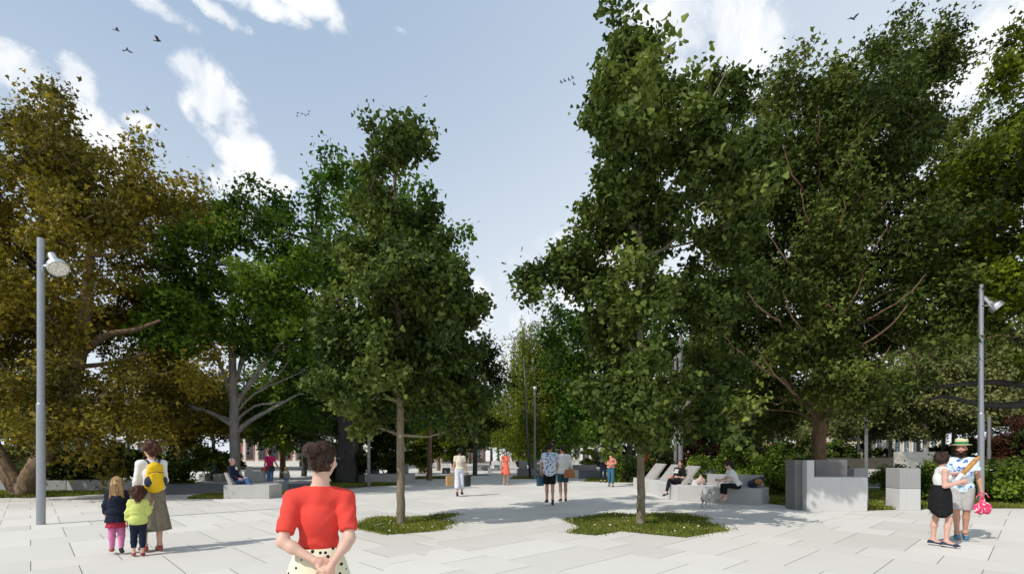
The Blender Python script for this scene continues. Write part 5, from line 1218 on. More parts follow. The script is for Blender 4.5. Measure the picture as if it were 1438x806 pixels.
C_FLOR = M_print('white_blue_floral', (.66, .74, .82), [(.06, .17, .46), (.13, .36, .62)], 11, .30); C_FLORB = M_print('blue_white_floral', (.68, .74, .80), [(.04, .10, .30), (.22, .40, .68)], 12, .34)
BAG_P = M_print('pink_white_floral', (.72, .05, .14), [(.78, .74, .76), (.80, .25, .36)], 16, .33)
def M_dots():
    t = NT('dotted_cream_cotton'); o = t.obj(); v = t.n('ShaderNodeTexVoronoi'); v.inputs['Scale'].default_value = 24; v.inputs['Randomness'].default_value = .55
    mp = t.n('ShaderNodeMapping'); mp.inputs['Scale'].default_value = (1, .35, 1); t.l(o, mp.inputs[0]); t.l(mp.outputs[0], v.inputs['Vector'])
    t.bsdf(t.mix(t.math('LESS_THAN', v.outputs['Distance'], .25), (.72, .68, .50, 1), (.012, .012, .012, 1)), .85, spec=.2, bump=t.noise(o, 12, 3), bump_s=.3, bump_d=.02); return t.m
C_DOTS = M_dots()
H_BROWN = M_hair('brown_hair', (.010, .005, .003), (.075, .036, .021), 55); H_AUB = M_hair('auburn_hair', (.03, .011, .007), (.11, .038, .022), 45, .55); H_BLOND = M_hair('blond_hair', (.20, .11, .045), (.52, .34, .16), 45, .5); H_BLACK = M_hair('black_hair', (.006, .005, .005), (.022, .017, .015), 50); H_GREY = M_hair('grey_hair', (.10, .10, .10), (.36, .35, .34), 50, .6); H_DKBR = M_hair('dark_brown_hair', (.014, .008, .006), (.05, .026, .018), 50, .5)

# ---------------------------------------------------------------- the woman in red, near the camera
R1 = dict(shrug=-.022, spine=(.02, 0, 1), hup=(.08, .02, 1), hfwd=(.44, 1, -.08),
          el_l=(-.182, -.115, .205), wr_l=(.000, -.190, .105), hd_l=(.90, -.06, -.36), el_r=(.182, -.100, .205), wr_r=(.092, -.232, .085), hd_r=(-.42, -.10, -.92))
p = Person('woman in a red top and dotted cream skirt, hands clasped behind her back', gx(447, 3.02), 3.02, 0.28, 1.59, 'f', R1, skin=(.62, .40, .31), res=.62, fat=.91, curl_l=1.15, curl_r=.55, nl=P3(.2, .75, -.6), nr=P3(.1, -.9, .2))
p.top(C_RED, 'top', sleeve=.80, hem=.125, e=.009, neck=-.005, neckw=.128, k=.022, res=.0095, tilt=.02, folds=.0030)
p.skirt(C_DOTS, 'skirt', top_=.16, hem=-.62, rt=(.128, .105), rh=(.33, .28), folds=7, amp=.03, nseg=96)
p.shoes(LEA_BLK)
hl = [((0, -.02, .035), (.080, .098, .086)), ((0, -.055, -.02), (.070, .056, .066))]
for x0, x1, z1 in ((-.068, -.03, -.01), (-.05, -.015, -.035), (.068, .02, -.01), (.05, .005, -.035), (-.03, 0, -.055), (.03, -.01, -.055)):   # strands swept up to the bun
    hl.append(((x0, -.035, -.055 if abs(x0) < .06 else .0), (x1, -.108, z1 + .02), .022, .018))
hl += [((.0, -.098, -.052), (-.01, -.112, -.012), .028, .024)]
p.hair(H_BROWN, hl, .0075, noise=.0016, nf=70, k=.010, nlocks=520, lock=(.050, .0016, .0012), flow=(-.014, -.12, .045))
bn = []
for i in range(34):            # coiled bun at the back of the crown
    w0, w1 = i * .50, (i + 1) * .50; r_ = .046 - .0011 * i
    P_ = lambda w_, i_: (r_ * math.cos(w_) - .022, -.124 - .0013 * i_ - .004 * math.sin(w_ * 2.3), .050 + r_ * .92 * math.sin(w_))
    bn.append((P_(w0, i), P_(w1, i + 1), .0155 + .002 * math.sin(i * 1.9), .0155 + .002 * math.sin((i + 1) * 1.9)))
p.hair(H_BROWN, bn, .0055, noise=.0012, nf=90, k=.0035, name='hair_bun', nlocks=120, lock=(.030, .0012, .0016))
fly = MB(); fr_ = random.Random(4)
for i in range(16):
    a_ = fr_.uniform(0, 6.28); r0 = fr_.uniform(.05, .078); x_, z_ = r0 * math.cos(a_), .03 + r0 * math.sin(a_) * 1.05
    if z_ < -.05: z_ -= .02
    p0 = p.head_pt(x_, -.07, z_); p1 = p.head_pt(x_ * 1.18 + fr_.gauss(0, .008), -.08, z_ + (z_ - .03) * .2 + fr_.gauss(0, .006)); p2 = p.head_pt(x_ * 1.28 + fr_.gauss(0, .014), -.085, z_ + (z_ - .03) * .22 + fr_.gauss(0, .014))
    fly.tube([p0, p1, p2], [.0009, .0007, .0004], 4)
o = fly.build('stray_hair', H_BROWN, p.root); tag(o, kind='stuff')
gl = MB(); gl.tube([p.head_pt(.078, -.01, .016), p.head_pt(.074, .07, .014), p.head_pt(.062, .088, .012)], .0022 * 1.2, 6).build('glasses', LEA_BLK, p.root)

# ---------------------------------------------------------------- mother, two girls
MX, MY = gx(213, 8.25), 8.25
mo = Person('woman with curly auburn hair and a yellow backpack in a long taupe skirt', MX, MY, .86, 1.70, 'f', dict(spine=(.0, .03, 1), hup=(-.03, .03, 1), hfwd=(-.40, 1, -.12), ua_l=(-.16, .02, -1), fa_l=(-.10, .12, -1), ua_r=(.16, .16, -1), fa_r=(-.1, .5, -.8),
            th_l=(-.03, .10, -1), sh_l=(0, -.12, -1), th_r=(.02, -.06, -1), sh_r=(0, -.10, -1), ft_l=(-.1, 1, -.2), ft_r=(.1, 1, -.25)), skin=(.58, .36, .27))
mo.top(C_WHITE, 'blouse', sleeve=1.9, hem=.05, e=.009, neck=.0, loose=.006, folds=.003)
mo.skirt(C_TAUPE, 'skirt', top_=.12, hem=-.60, rt=(.13, .10), rh=(.265, .235), folds=13, amp=.055, nseg=110)
mo.shoes(LEA_RED, .006); mo.hair(H_AUB, curly(.112, .3) + [((0, -.05, -.02), (.085, .07, .085))], .011, noise=.004, nf=60)
def backpack(P_, label, main, pocket, strapm, size=(.155, .085, .225), c=(0, -.19, .30), name='backpack', straps=True):
    k = P_.k; J = P_.J; a = P_.root.rotation_euler[2]
    b = empty(name, P_.W_(np.asarray(c) * k), a, label, 'backpack')
    x, y, z = np.array(size) * k
    sdf_obj('body', main, b, [Cone((0, 0, -z * .62), (0, 0, z * .48), x * .92, x * .74, flat=(P3(0, 1, 0), y / x)), Cone((-x * .35, 0, -z * .62), (x * .35, 0, -z * .62), y * 1.0, y * 1.0)], .011, k=.03, noise=lambda X: .004 * n3(X, 22, 1))
    sdf_obj('pocket', pocket, b, [Ell((-x * .62, -y * .55, -z * .42), (x * .42, y * .55, z * .40)), ], .010, k=.02)
    sdf_obj('pocket', pocket, b, [Ell((x * .82, -y * .1, -z * .45), (x * .28, y * .8, z * .38))], .010, k=.02)
    sdf_obj('flap', main, b, [Ell((0, -y * .85, -z * .20), (x * .62, y * .38, z * .46))], .010, k=.02)
    MB().tube([(-x * .75, -y * .98, z * .2), (0, -y * 1.1, z * .28), (x * .75, -y * .98, z * .2)], .006, 6).build('zip', strapm, b); MB().tube([(0, -y * .2, z * 1.02), (0, -y * .5, z * 1.16), (0, y * .3, z * 1.1)], .008, 6).build('carry_loop', strapm, b)
    if straps:
        for sg in (-1, 1): MB().tube([(sg * .055 * k, y * .55, z * .78), (sg * .085 * k, y * 1.1 + .02, z * 1.12), (sg * .105 * k, y * 1.1 + .10 * k, z * 1.16), (sg * .12 * k, y + .24 * k, z * .85), (sg * .125 * k, y + .27 * k, z * .1), (sg * .14 * k, y + .12 * k, -z * .7), (sg * .11 * k, y * .6, -z * .8)], .021, 8, flat=.35).build('strap', strapm, b, smooth=True)
    return b
YEL = M_cloth('yellow_nylon', (.72, .46, .012), .55, .1, 40, 12, .5)
backpack(mo, 'yellow backpack with dark blue pockets on the mother\'s back', YEL, CAN_NAVY, CAN_NAVY)
bl = Person('girl with long blond hair in a navy coat and pink tights', gx(164, 8.02), 8.02, .62, 1.09, 'c', dict(ua_l=(-.30, .05, -1), fa_l=(.0, .35, -1), ua_r=(.28, .02, -1), fa_r=(.25, .25, -1), th_l=(-.02, .03, -1), sh_l=(0, -.03, -1), th_r=(.02, -.02, -1), sh_r=(0, -.22, -1), ft_r=(.1, 1, -.8)), child=True, skin=(.60, .38, .29), fat=1.12)
bl.top(C_NAVY, 'coat', sleeve=1.9, hem=-.02, e=.018, neck=.01, loose=.02, folds=.005); bl.skirt(C_NAVY, 'coat_skirt', top_=.13, hem=-.20, rt=(.15, .12), rh=(.25, .21), folds=9, amp=.03)
bl.skirt(C_MAGSK, 'skirt', top_=.02, hem=-.34, rt=(.15, .12), rh=(.22, .185), folds=8, amp=.03); bl.pants(C_PINK, 'tights', 2.02, .011, -.05); bl.shoes(LEA_RED, only='l'); bl.shoes(LEA_BLK, only='r')
bl.hair(H_BLOND, long_hair(.20, .09) + [((x, -.09, -.06), (x * 1.3, -.1, -.25), .022, .016) for x in (-.07, -.04, -.01, .02, .05, .075)], .010, noise=.004, nf=45)
sm = Person('small girl with curly brown hair in a lime top and black leggings', gx(194, 7.86), 7.86, .60, .995, 'c', dict(ua_l=(-.28, .05, -1), fa_l=(-.1, .3, -1), ua_r=(.22, .0, -.9), fa_r=(.14, .18, .3), th_l=(-.02, .14, -1), sh_l=(0, -.12, -1), th_r=(.02, -.02, -1), sh_r=(0, -.12, -1)), child=True, skin=(.58, .36, .27), fat=1.15)
sm.top(C_LIME, 'top', sleeve=1.8, hem=-.10, e=.016, neck=.0, loose=.015, folds=.006); sm.pants(C_NAVY, 'leggings', 1.72, .011, .0); sm.shoes(LEA_RED, .004)
sm.hair(H_AUB, long_hair(.13, .095) + curly(.105, .5)[1:], .010, noise=.005, nf=50)

# ---------------------------------------------------------------- seated man in the navy jacket
SX, SY = gx(331, 18.35), 18.35
sp = Person('grey haired man in a navy jacket and jeans seated on the concrete bench', gx(331, 18.3), 18.3, -math.pi / 2, 1.74, 'm', dict(spine=(0, -.24, 1), hup=(0, -.05, 1), hfwd=(0, 1, -.02), ua_l=(-.14, .25, -1), fa_l=(.3, .85, -.35), ua_r=(.14, .25, -1), fa_r=(-.2, .9, -.35),
            th_l=(.10, .95, .08), sh_l=(.05, .18, -1), th_r=(-.12, .95, .30), sh_r=(.1, .50, -.75), ft_l=(0, 1, -.25), ft_r=(.1, .9, -.45)), seat=.60, skin=(.60, .33, .25), brow=(.25, .24, .23), curl_l=.4, curl_r=.4)
sp.top(C_WHITE, 'shirt', sleeve=0, hem=.05, e=.010, neck=.01); sp.pants(C_JEANS, 'jeans', 1.94, .014, .05, .010); sp.shoes(LEA_BLK, .01)
J = sp.J; jk = sp.top(C_NAVY, 'jacket', sleeve=1.92, hem=-.08, e=.024, neck=.0, loose=.02, extra=())
md = None
sp.hair(H_GREY, [((0, -.028, .040), (.080, .092, .084)), ((0, -.055, -.01), (.070, .052, .052))], .011, noise=.003, nf=60)
# white shirt front between the lapels
J = sp.J; MB().extrude([(-.030, -.17), (.030, -.17), (.062, .115), (-.062, .115)], J['chest'] + J['f'] * .142 + J['up'] * .03, J['r'], J['up'], J['f'] + J['up'] * .0, .018).build('shirt_front', C_WHITE, sp.root, bevel=.005)

# ---------------------------------------------------------------- woman in magenta with a toddler
ma = Person('woman in a magenta tee and jeans walking a toddler by the hand', gx(379, 23.2), 23.2, .05, 1.68, 'f', dict(ua_l=(-.28, .0, -1), fa_l=(-.05, .2, -1), ua_r=(.42, .05, -1), fa_r=(.55, .1, -.9), th_l=(-.02, .12, -1), sh_l=(0, -.1, -1), th_r=(.02, -.08, -1), sh_r=(0, -.14, -1)), skin=(.56, .34, .25), res=1.25)
ma.top(C_MAG, 'tee', .55, -.10, .016, loose=.012); ma.pants(C_JEANL, 'jeans'); ma.shoes(LEA_BLK); ma.hair(H_AUB, SHORT + [((0, -.07, -.02), (0, -.08, -.09), .05, .04)], .012)
bg = empty('shoulder_bag', ma.W_(P3(.14, -.15, .0)), .05, 'black shoulder bag hanging at the hip of the woman in magenta', 'bag')
MB().box((0, 0, 0), (.28, .10, .24), taper=.85).build('body', LEA_BLK, bg, bevel=.03); MB().tube([(.08, .0, .1), (-.02, -.02, .30), (-.20, -.01, .50), (-.27, .15, .49)], .016, 6, flat=.4).build('strap', LEA_BLK, bg)
to = Person('toddler with blond hair in a grey top and jeans beside the woman in magenta', gx(402, 22.6), 22.6, .0, .92, 'c', dict(ua_l=(-.6, .1, -.2), fa_l=(-.5, .1, .75), ua_r=(.3, .1, -1), th_l=(-.03, .16, -1), sh_l=(0, -.2, -1), th_r=(.03, -.1, -1)), child=True, fat=1.2, res=1.2)
to.top(C_GREYT, 'top', 1.7, -.05, .016); to.pants(C_JEANL, 'jeans', 1.9, .012, .0); to.shoes(LEA_BLK); to.hair(H_BLOND, SHORT, .011)

# ---------------------------------------------------------------- woman with shopping bags
wb = Person('black haired woman in a cream tee and pale trousers walking away with two bags', gx(645.5, 18.9), 18.9, .06, 1.66, 'f', dict(ua_l=(-.24, -.05, -1), fa_l=(-.16, .05, -1), ua_r=(.24, .0, -1), fa_r=(.16, .10, -1), th_l=(-.0, -.10, -1), sh_l=(0, -.42, -1), ft_l=(0, .8, -.8), th_r=(.0, .10, -1), sh_r=(0, -.03, -1)), skin=(.50, .29, .20), curl_l=1.5, curl_r=1.5)
wb.top(C_CREAM, 'tee', .55, .04, .016, loose=.014); wb.pants(C_PALEB, 'trousers', 1.72, .016, .09, .035); wb.shoes(LEA_BLK); wb.hair(H_BLACK, curly(.105)[:40] + SHORT, .011, noise=.004, nf=50)
KRAFT = M_simple('kraft_paper', (.42, .26, .12), .8, 0, .1, 10)
def carrier(pt, s, mat, name, label, cat, hand, rz=0.0, soft=False):
    w_, d_, h_ = s; b = empty(name, pt - P3(0, 0, hand + h_), rz, label, cat); m = MB()
    if soft: sdf_obj('body', mat, b, [Cone((-w_ * .25, 0, h_ * .3), (w_ * .25, 0, h_ * .3), h_ * .34, h_ * .34, flat=(P3(0, 1, 0), .5)), Cone((0, 0, h_ * .5), (0, 0, h_ * .9), w_ * .30, w_ * .12, flat=(P3(0, 1, 0), .5))], .010, k=.04, noise=lambda X: .010 * n3(X, 26, 2))
    else:
        m.box((0, 0, h_ / 2), (w_, d_, h_), taper=1.04).build('body', mat, b, bevel=.008)
    hn = MB()
    for y in (-d_ * .3, d_ * .3): hn.tube([(-w_ * .25, y, h_ - .01), (-w_ * .16, y * .5, h_ + hand * .75), (0, y * .2, h_ + hand), (w_ * .16, y * .5, h_ + hand * .75), (w_ * .25, y, h_ - .01)], .008, 6)
    hn.build('handle', mat, b); return b
hp = lambda P_, s: P_.W_(P_.J['wr_' + s] + P_.J['hd_' + s] * .075 * P_.k)
carrier(hp(wb, 'l') + P3(-.07, .0, 0), (.34, .15, .38), KRAFT, 'paper_bag', 'brown paper bag in the left hand of the woman in pale trousers', 'bag', .10, .5)
carrier(hp(wb, 'r') + P3(.02, 0, 0), (.24, .12, .40), LEA_BLK, 'shopping_bag', 'black bag in the right hand of the woman in pale trousers', 'bag', .10, .8)

# ---------------------------------------------------------------- woman in the coral dress
cd = Person('black haired woman in a coral dress walking toward the camera', gx(710, 25.6), 25.6, math.pi, 1.66, 'f', dict(ua_l=(-.2, .1, -1), fa_l=(.1, .6, -.2), ua_r=(.25, 0, -1), th_l=(-.01, .10, -1), sh_l=(0, -.05, -1), th_r=(.0, -.10, -1), sh_r=(0, -.30, -1)), skin=(.62, .40, .30), res=1.25)
cd.top(C_CORAL, 'dress', .25, .06, .014, neck=-.02); cd.skirt(C_CORAL, 'dress_skirt', .12, -.40, (.13, .1), (.25, .21), 9, .05); cd.shoes(SAND); cd.hair(H_BLACK, long_hair(.2), .011)
# ---------------------------------------------------------------- two men walking away
m1 = Person('man in a blue floral shirt and black shorts walking away', gx(772, 15.6), 15.6, -.02, 1.76, 'm', dict(ua_l=(-.26, .0, -1), fa_l=(-.02, .25, -1), ua_r=(.24, -.02, -1), fa_r=(-.1, .4, -.9), th_l=(.0, .10, -1), sh_l=(0, -.06, -1), th_r=(-.0, -.02, -1), sh_r=(-.02, -.40, -1), ft_r=(0, .7, -.8), hfwd=(.3, 1, 0)), skin=(.55, .31, .21), curl_l=1.2)
m1.top(C_FLORB, 'shirt', .75, -.14, .020, loose=.03, folds=.008); m1.pants(C_BLACK, 'shorts', .86, .02, .0, .012); m1.shoes(LEA_BLK, .006); m1.hair(H_DKBR, SHORT, .011, noise=.004, nf=50)
carrier(hp(m1, 'l') + P3(-.03, 0, 0), (.22, .10, .26), CAN_BLUE, 'tote_bag', 'small teal bag in the left hand of the man in the floral shirt', 'bag', .08, .6)
m2 = Person('man in a white shirt and teal shorts with a tan leather bag walking away', gx(790.5, 16.8), 16.8, .03, 1.78, 'm', dict(ua_l=(-.2, .1, -1), fa_l=(.1, .5, -.7), ua_r=(.30, -.04, -1), fa_r=(.12, .28, -1), th_l=(-.0, -.04, -1), sh_l=(0, -.20, -1), th_r=(.01, .08, -1), sh_r=(0, -.08, -1), hfwd=(-.4, 1, -.05)), skin=(.52, .29, .20))
m2.top(C_WHITE, 'shirt', 1.8, -.06, .020, loose=.022, folds=.008); m2.pants(C_TEAL, 'shorts', .72, .02, .0, .012); m2.shoes(LEA_BLK, .006); m2.hair(H_DKBR, SHORT, .011)
bg = empty('shoulder_bag', m2.W_(P3(.20, -.10, -.05)), .1, 'tan leather bag at the hip of the man in the white shirt', 'bag')
MB().box((0, 0, 0), (.40, .14, .28), taper=.82).build('body', LEA_TAN, bg, bevel=.03); MB().box((0, -.075, .06), (.34, .03, .15), taper=.95).build('flap', LEA_TAN, bg, bevel=.01); MB().tube([(.12, .0, .13), (.0, -.05, .32), (-.13, -.03, .55), (-.16, .1, .58)], .016, 6, flat=.4).build('strap', C_WHITE, bg)
# ---------------------------------------------------------------- pair in conversation
p1 = Person('person in a dark jacket standing beside the one in the salmon top', gx(847, 28.2), 28.2, math.pi - .5, 1.72, 'm', dict(ua_l=(-.2, .1, -1), fa_l=(.5, .6, .1), ua_r=(.2, .0, -1), fa_r=(-.4, .6, .1), th_r=(.05, .05, -1)), res=1.3)
p1.top(C_NAVY, 'jacket', 1.9, -.06, .022); p1.pants(C_NAVY, 'trousers'); p1.shoes(LEA_BLK); p1.hair(H_BLOND, SHORT, .012)
p2 = Person('woman in a salmon top and blue jeans walking with the person in the dark jacket', gx(858, 24.4), 24.4, math.pi - .25, 1.68, 'f', dict(ua_l=(-.25, .0, -1), fa_l=(.6, .5, -.2), ua_r=(.25, .0, -1), fa_r=(-.5, .6, -.2), th_l=(0, .14, -1), sh_l=(0, -.08, -1), th_r=(0, -.1, -1), sh_r=(0, -.3, -1)), res=1.25)
p2.top(C_SALMON, 'top', 1.9, -.02, .02, loose=.01); p2.pants(C_BLUEJ, 'jeans', wide=.006); p2.shoes(LEA_BLK); p2.hair(H_AUB, long_hair(.17), .012)
# person in red far behind the shrubs
rd = Person('person in a red coat standing far behind the first lounger', gx(908, 34), 34, math.pi + .4, 1.75, 'm', dict(fa_l=(.4, .6, -.3), fa_r=(-.4, .6, -.3)), res=1.4)
rd.top(M_cloth('red_coat', (.62, .05, .03)), 'coat', 1.9, -.12, .025); rd.pants(C_BLACK); rd.shoes(LEA_BLK); rd.hair(H_DKBR, SHORT, .012)

# ---------------------------------------------------------------- woman in black on the lounger
lw = Person('dark haired woman in a printed black tee reclining cross-legged on the nearest lounger', 5.82, 17.95, math.pi / 2 + .55, 1.68, 'f', dict(spine=(0, -.52, .86), fwd=(-.12, .86, .5), hup=(0, -.12, 1), hfwd=(-.25, 1, .12), ua_l=(-.25, .1, -1), fa_l=(.3, .8, .1), ua_r=(.25, -.25, -.9), fa_r=(-.2, .85, -.3),
            th_l=(-.02, 1, .10), sh_l=(.02, .35, -1), th_r=(-.35, .85, .42), sh_r=(-.75, .55, -.02), ft_l=(0, .9, -.45), ft_r=(-.4, .6, .5)), seat=.62, skin=(.58, .36, .27), curl_l=.6)
lw.top(C_BLACK, 'tee', .9, -.06, .016, loose=.008); lw.pants(C_BLACK, 'trousers', 1.93, .010, .05); lw.shoes(LEA_BLK, .010); lw.hair(H_DKBR, long_hair(.20), .011, noise=.003)
J = lw.J; pr = MB()
for i, (x, z, w_) in enumerate(((0, .075, .17), (0, .045, .13), (-.03, .015, .10), (.05, .015, .05), (0, -.02, .16), (0, -.055, .19))): pr.box(P3(x, 0, z), (w_, .012, .018 if i < 4 else .024))
o = pr.build('chest_print', C_WHITE, lw.root); Mx = Matrix([[*J['r']], [*J['f']], [*J['up']]]).transposed().to_4x4(); Mx.translation = Vector(J['chest'] + J['f'] * .155 - J['up'] * .03); o.matrix_local = Mx
bgm = empty('tote_bag', (6.55, 17.45, .53), .3, 'pale pink bag beside the woman reclining on the lounger', 'bag')
sdf_obj('body', M_cloth('pale_pink_canvas', (.60, .42, .38)), bgm, [Cone((-.08, 0, .12), (.08, 0, .12), .11, .11, flat=(P3(0, 1, 0), .6)), Cone((0, 0, .14), (0, 0, .26), .11, .06, flat=(P3(0, 1, 0), .6))], .014, k=.04); MB().tube([(-.07, 0, .28), (0, 0, .38), (.07, 0, .28)], .01, 6).build('handle', SAND, bgm)

# ---------------------------------------------------------------- woman in the white tee with a dog
wt_ = Person('woman in sunglasses, white tee and black capris seated on the long bench holding a lead', gx(1036, 15.9), 15.95, math.pi / 2 - .03, 1.68, 'f', dict(spine=(0, .46, 1), fwd=(.05, 1, -.3), hup=(0, .28, 1), hfwd=(.05, 1, -.25), ua_l=(-.12, .30, -1), fa_l=(.05, 1, .02), ua_r=(.10, .34, -1), fa_r=(-.1, 1, .0),
             th_l=(-.10, 1, .03), sh_l=(.0, .0, -1), th_r=(.08, 1, .02), sh_r=(-.02, .1, -1)), seat=.60, skin=(.62, .42, .33), curl_l=1.0, curl_r=1.0)
wt_.top(C_WHITE, 'tee', .62, .0, .016, loose=.016); wt_.pants(C_BLACK, 'capris', 1.66, .010, .06); wt_.shoes(SAND, .006); wt_.hair(H_DKBR, curly(.098)[:34] + SHORT, .011, noise=.004, nf=50)
sg_ = MB()
for sgn in (-1, 1):
    sg_.ell(wt_.head_pt(sgn * .033, .086, .012), (.022, .022, .019), 10, 8); sg_.tube([wt_.head_pt(sgn * .05, .08, .016), wt_.head_pt(sgn * .078, .0, .012)], .004, 6)
sg_.build('sunglasses', LEA_BLK, wt_.root, smooth=True)
bk_ = empty('backpack', (gx(1062, 16.35), 16.3, .50), -.5, 'dark backpack with an orange-brown panel lying on the long bench behind the woman', 'backpack')
sdf_obj('body', CAN_NAVY, bk_, [Cone((-.16, 0, .12), (.13, 0, .27), .125, .10, flat=(P3(0, 1, 0), .8))], .012, k=.03, noise=lambda X: .006 * n3(X, 20, 1)); sdf_obj('pocket', LEA_TAN, bk_, [Ell((.05, -.09, .20), (.12, .05, .10))], .012); MB().tube([(-.1, -.1, .2), (-.2, -.14, .1), (-.12, -.12, .02), (.05, -.12, .03)], .014, 6, flat=.5).build('strap', CAN_NAVY, bk_)
# dog
def dog(x, y, rz, s, label):
    root = empty('dog', (x, y, 0), rz, label, 'dog')
    t = NT('scruffy_grey_fur'); o = t.obj(); t.bsdf(t.ramp(t.noise(o, 11, 5, .7), [(.34, (.16, .15, .14)), (.46, (.42, .40, .37)), (.58, (.74, .72, .68))]), .95, spec=.1, bump=t.noise(o, 90, 3), bump_s=.8, bump_d=.01)
    A = lambda *p: P3(*p) * s
    L = [Ell(A(0, .14, .34), A(.085, .12, .105)), Ell(A(0, -.04, .345), A(.075, .16, .085)), Ell(A(0, -.18, .35), A(.078, .09, .09)), Cone(A(0, .22, .39), A(0, .30, .50), .062 * s, .05 * s), Ell(A(0, .33, .54), A(.058, .07, .058)), Cone(A(0, .38, .53), A(0, .455, .505), .036 * s, .022 * s),
         Cone(A(.045, .31, .58), A(.075, .30, .51), .022 * s, .016 * s), Cone(A(-.045, .31, .58), A(-.075, .30, .51), .022 * s, .016 * s), Cone(A(0, -.25, .40), A(0, -.33, .50), .024 * s, .02 * s), Cone(A(0, -.33, .50), A(0, -.31, .60), .02 * s, .012 * s)]
    for sg in (-1, 1):
        L += [Cone(A(sg * .05, .17, .30), A(sg * .055, .15, .17), .042 * s, .026 * s), Cone(A(sg * .055, .15, .17), A(sg * .055, .17, .03), .024 * s, .02 * s), Cone(A(sg * .055, .17, .02), A(sg * .055, .205, .018), .022 * s, .018 * s),
              Cone(A(sg * .05, -.19, .31), A(sg * .06, -.13, .20), .06 * s, .035 * s), Cone(A(sg * .06, -.13, .20), A(sg * .06, -.235, .12), .032 * s, .022 * s), Cone(A(sg * .06, -.235, .12), A(sg * .06, -.215, .03), .021 * s, .019 * s), Cone(A(sg * .06, -.215, .02), A(sg * .06, -.175, .018), .022 * s, .018 * s)]
    sdf_obj('body', t.m, root, L, .012, k=.03, noise=lambda X: .006 * n3(X, 70, 4))
    m = MB(); m.ell(A(0, .478, .512), A(.014, .010, .010), 8, 6); m.ell(A(.028, .375, .562), A(.009, .009, .009), 8, 6); m.ell(A(-.028, .375, .562), A(.009, .009, .009), 8, 6); m.build('nose_and_eyes', LEA_BLK, root, smooth=True)
    MB().tube([A(.062 * math.cos(a), .245 + .02 * math.sin(a), .42 + .055 * math.sin(a)) for a in np.linspace(0, 6.28, 17)], .009 * s, 6, cap=False).build('collar', LEA_RED, root)
    return root
dg = dog(gx(992, 15.0), 15.0, -.75, .92, 'small scruffy grey and white dog standing before the long bench')
h0 = hp(wt_, 'l'); c0 = P3(gx(992, 15.0) + .17, 15.2, .42)
o = MB().tube([h0, h0 * .7 + c0 * .3 - P3(0, 0, .08), h0 * .35 + c0 * .65 - P3(0, 0, .08), c0], .012, 6, flat=.6).build('dog_lead', CON_GREY); tag(o, 'grey lead running from the seated woman\'s hand to the dog', 'lead')

# ---------------------------------------------------------------- strolling couple on the right
wc = Person('woman with a dark curly bob in a white dress and black drape', gx(1321, 8.7), 8.7, -2.0, 1.55, 'f', dict(spine=(.02, .03, 1), hup=(.0, .03, 1), hfwd=(-.55, 1, .08), ua_l=(-.18, .05, -1), fa_l=(.3, .9, .2), ua_r=(.16, -.05, -1), fa_r=(-.05, 1, .36), th_l=(-.02, -.12, -1), sh_l=(0, -.10, -1), th_r=(.02, .24, -1), sh_r=(.0, -.10, -1), ft_l=(.3, 1, -.28), ft_r=(.3, 1, -.28)), skin=(.62, .37, .29), curl_r=.9, curl_l=.9)
wc.top(C_WHITE, 'bodice', 0, .06, .012, neck=-.03, neckw=.088); wc.skirt(C_WHITE, 'dress_skirt', .14, -.335, (.135, .105), (.178, .155), 10, .025)
dr = []
for i in range(9):     # black drape, open at the right, pointed hem
    u = i / 8
    for j in range(29):
        a = math.radians(125 + 285 * j / 28); hb = min(1.0, u / .34); hb = hb * hb * (3 - 2 * hb); rx, ry = (.148 + .046 * hb + .012 * u) * wc.k, (.120 + .042 * hb + .02 * u) * wc.k; wv = 1 + .05 * u * math.sin(11 * a)
        drop = (.12 - (.36 + .15 * max(0, math.cos(a + .2)) ** 2) * u) * wc.k
        dr.append(wc.J['pel'] + P3(rx * math.cos(a) * wv, ry * math.sin(a) * wv, drop + .10 * wc.k * (1 - u)))
F = np.array([(i * 29 + j, i * 29 + j + 1, (i + 1) * 29 + j + 1, (i + 1) * 29 + j) for i in range(8) for j in range(28)])
o = np_mesh('drape', np.array(dr), F, C_BLACK, wc.root, smooth=True); md = o.modifiers.new('cloth', 'SOLIDIFY'); md.thickness = .008
wc.shoes(CAN_NAVY, .008, sole=RUBW); wc.hair(H_DKBR, curly(.102, .45) + [((0, -.05, -.03), (.086, .066, .085))], .010, noise=.004, nf=60)
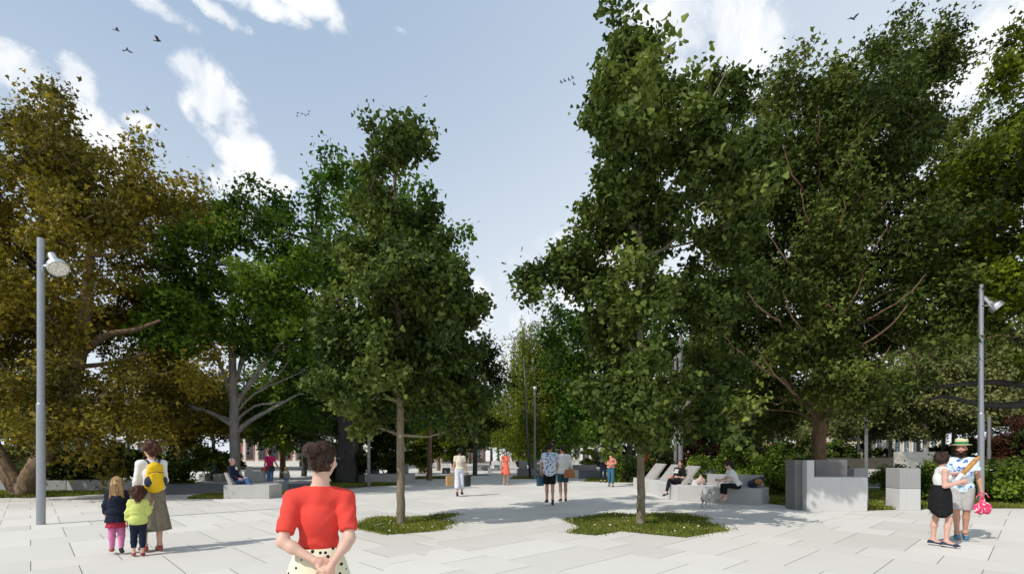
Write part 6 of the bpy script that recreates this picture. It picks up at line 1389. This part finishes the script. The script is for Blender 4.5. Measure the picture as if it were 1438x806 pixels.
mc = Person('bearded man in a straw hat, blue floral tee and grey shorts holding a baguette', gx(1350, 9.38), 9.38, 2.52, 1.695, 'm', dict(spine=(0, .02, 1), hup=(0, .04, 1), hfwd=(.18, 1, -.10), ua_l=(-.22, -.02, -1), fa_l=(-.14, .12, -1), ua_r=(.26, .10, -1), fa_r=(-.62, .62, .18), th_l=(.02, -.06, -1), sh_l=(.03, -.22, -1), th_r=(-.02, .10, -1), sh_r=(-.03, -.08, -1), ft_l=(0, 1, -.5)), skin=(.52, .28, .19), beard=(.025, .014, .010), brow=(.03, .02, .015), curl_l=1.6, curl_r=1.25, fat=1.04)
mc.top(C_FLOR, 'tee', .62, -.09, .014, loose=.010, folds=.006); mc.pants(C_GREYS, 'shorts', .95, .018, .0, .016); mc.shoes(CAN_BLUE, .008, sole=CAN_BLUE)
mc.hair(H_DKBR, [((0, -.03, .03), (.079, .088, .07)), ((0, -.05, -.015), (.07, .05, .05))], .011)
mc.hair(H_DKBR, [((0, .062, -.098), (.040, .036, .040)), ((.05, .03, -.07), (.016, .030, .045)), ((-.05, .03, -.07), (.016, .030, .045)), ((0, .088, -.080), (.028, .018, .016)), ((0, .092, -.043), (.024, .010, .006))], .008, name='beard')
STRAW = M_simple('straw', (.66, .55, .32), .8, 0, .15, 40, .4); GREENR = M_cloth('green_ribbon', (.02, .18, .06), .6, .1)
J = mc.J; hc = mc.head_pt(0, -.015, .072)
hat = MB().lathe([(.150, .0), (.152, .006), (.098, .012), (.094, .10), (.085, .112), (.0, .114)], hc, 28, axis=J['hu'], cap=False).build('straw_hat', STRAW, mc.root, smooth=False)
MB().lathe([(.1005, .016), (.0985, .062)], hc, 28, axis=J['hu'], cap=False).build('hat_band', GREENR, hat, smooth=False)
q = hp(mc, 'r'); bd = nrm((.30, -.36, .66)); CRUST = M_simple('bread_crust', (.50, .25, .07), .7, 0, .35, 14, .5)
bgt = empty('baguette', q, 0, 'long baguette held upright in front of the bearded man', 'baguette')
lo_ = MB().lathe([(.004, -.14), (.028, -.12), (.036, -.02), (.041, .12), (.040, .26), (.030, .34), (.006, .38)], P3(0, -.03, 0), 14, axis=bd).build('loaf', CRUST, bgt, smooth=True)
MB().lathe([(.034, -.15), (.040, -.08), (.046, -.01)], P3(0, -.03, 0), 14, axis=bd, cap=False).build('paper_sleeve', M_simple('white_paper', (.78, .77, .74), .8), bgt, smooth=True)
carrier(hp(mc, 'l') + P3(.0, -.01, .03), (.30, .16, .30), BAG_P, 'cloth_bag', 'pink and white floral cloth bag hanging from the bearded man\'s left hand', 'bag', .08, .1, soft=True)
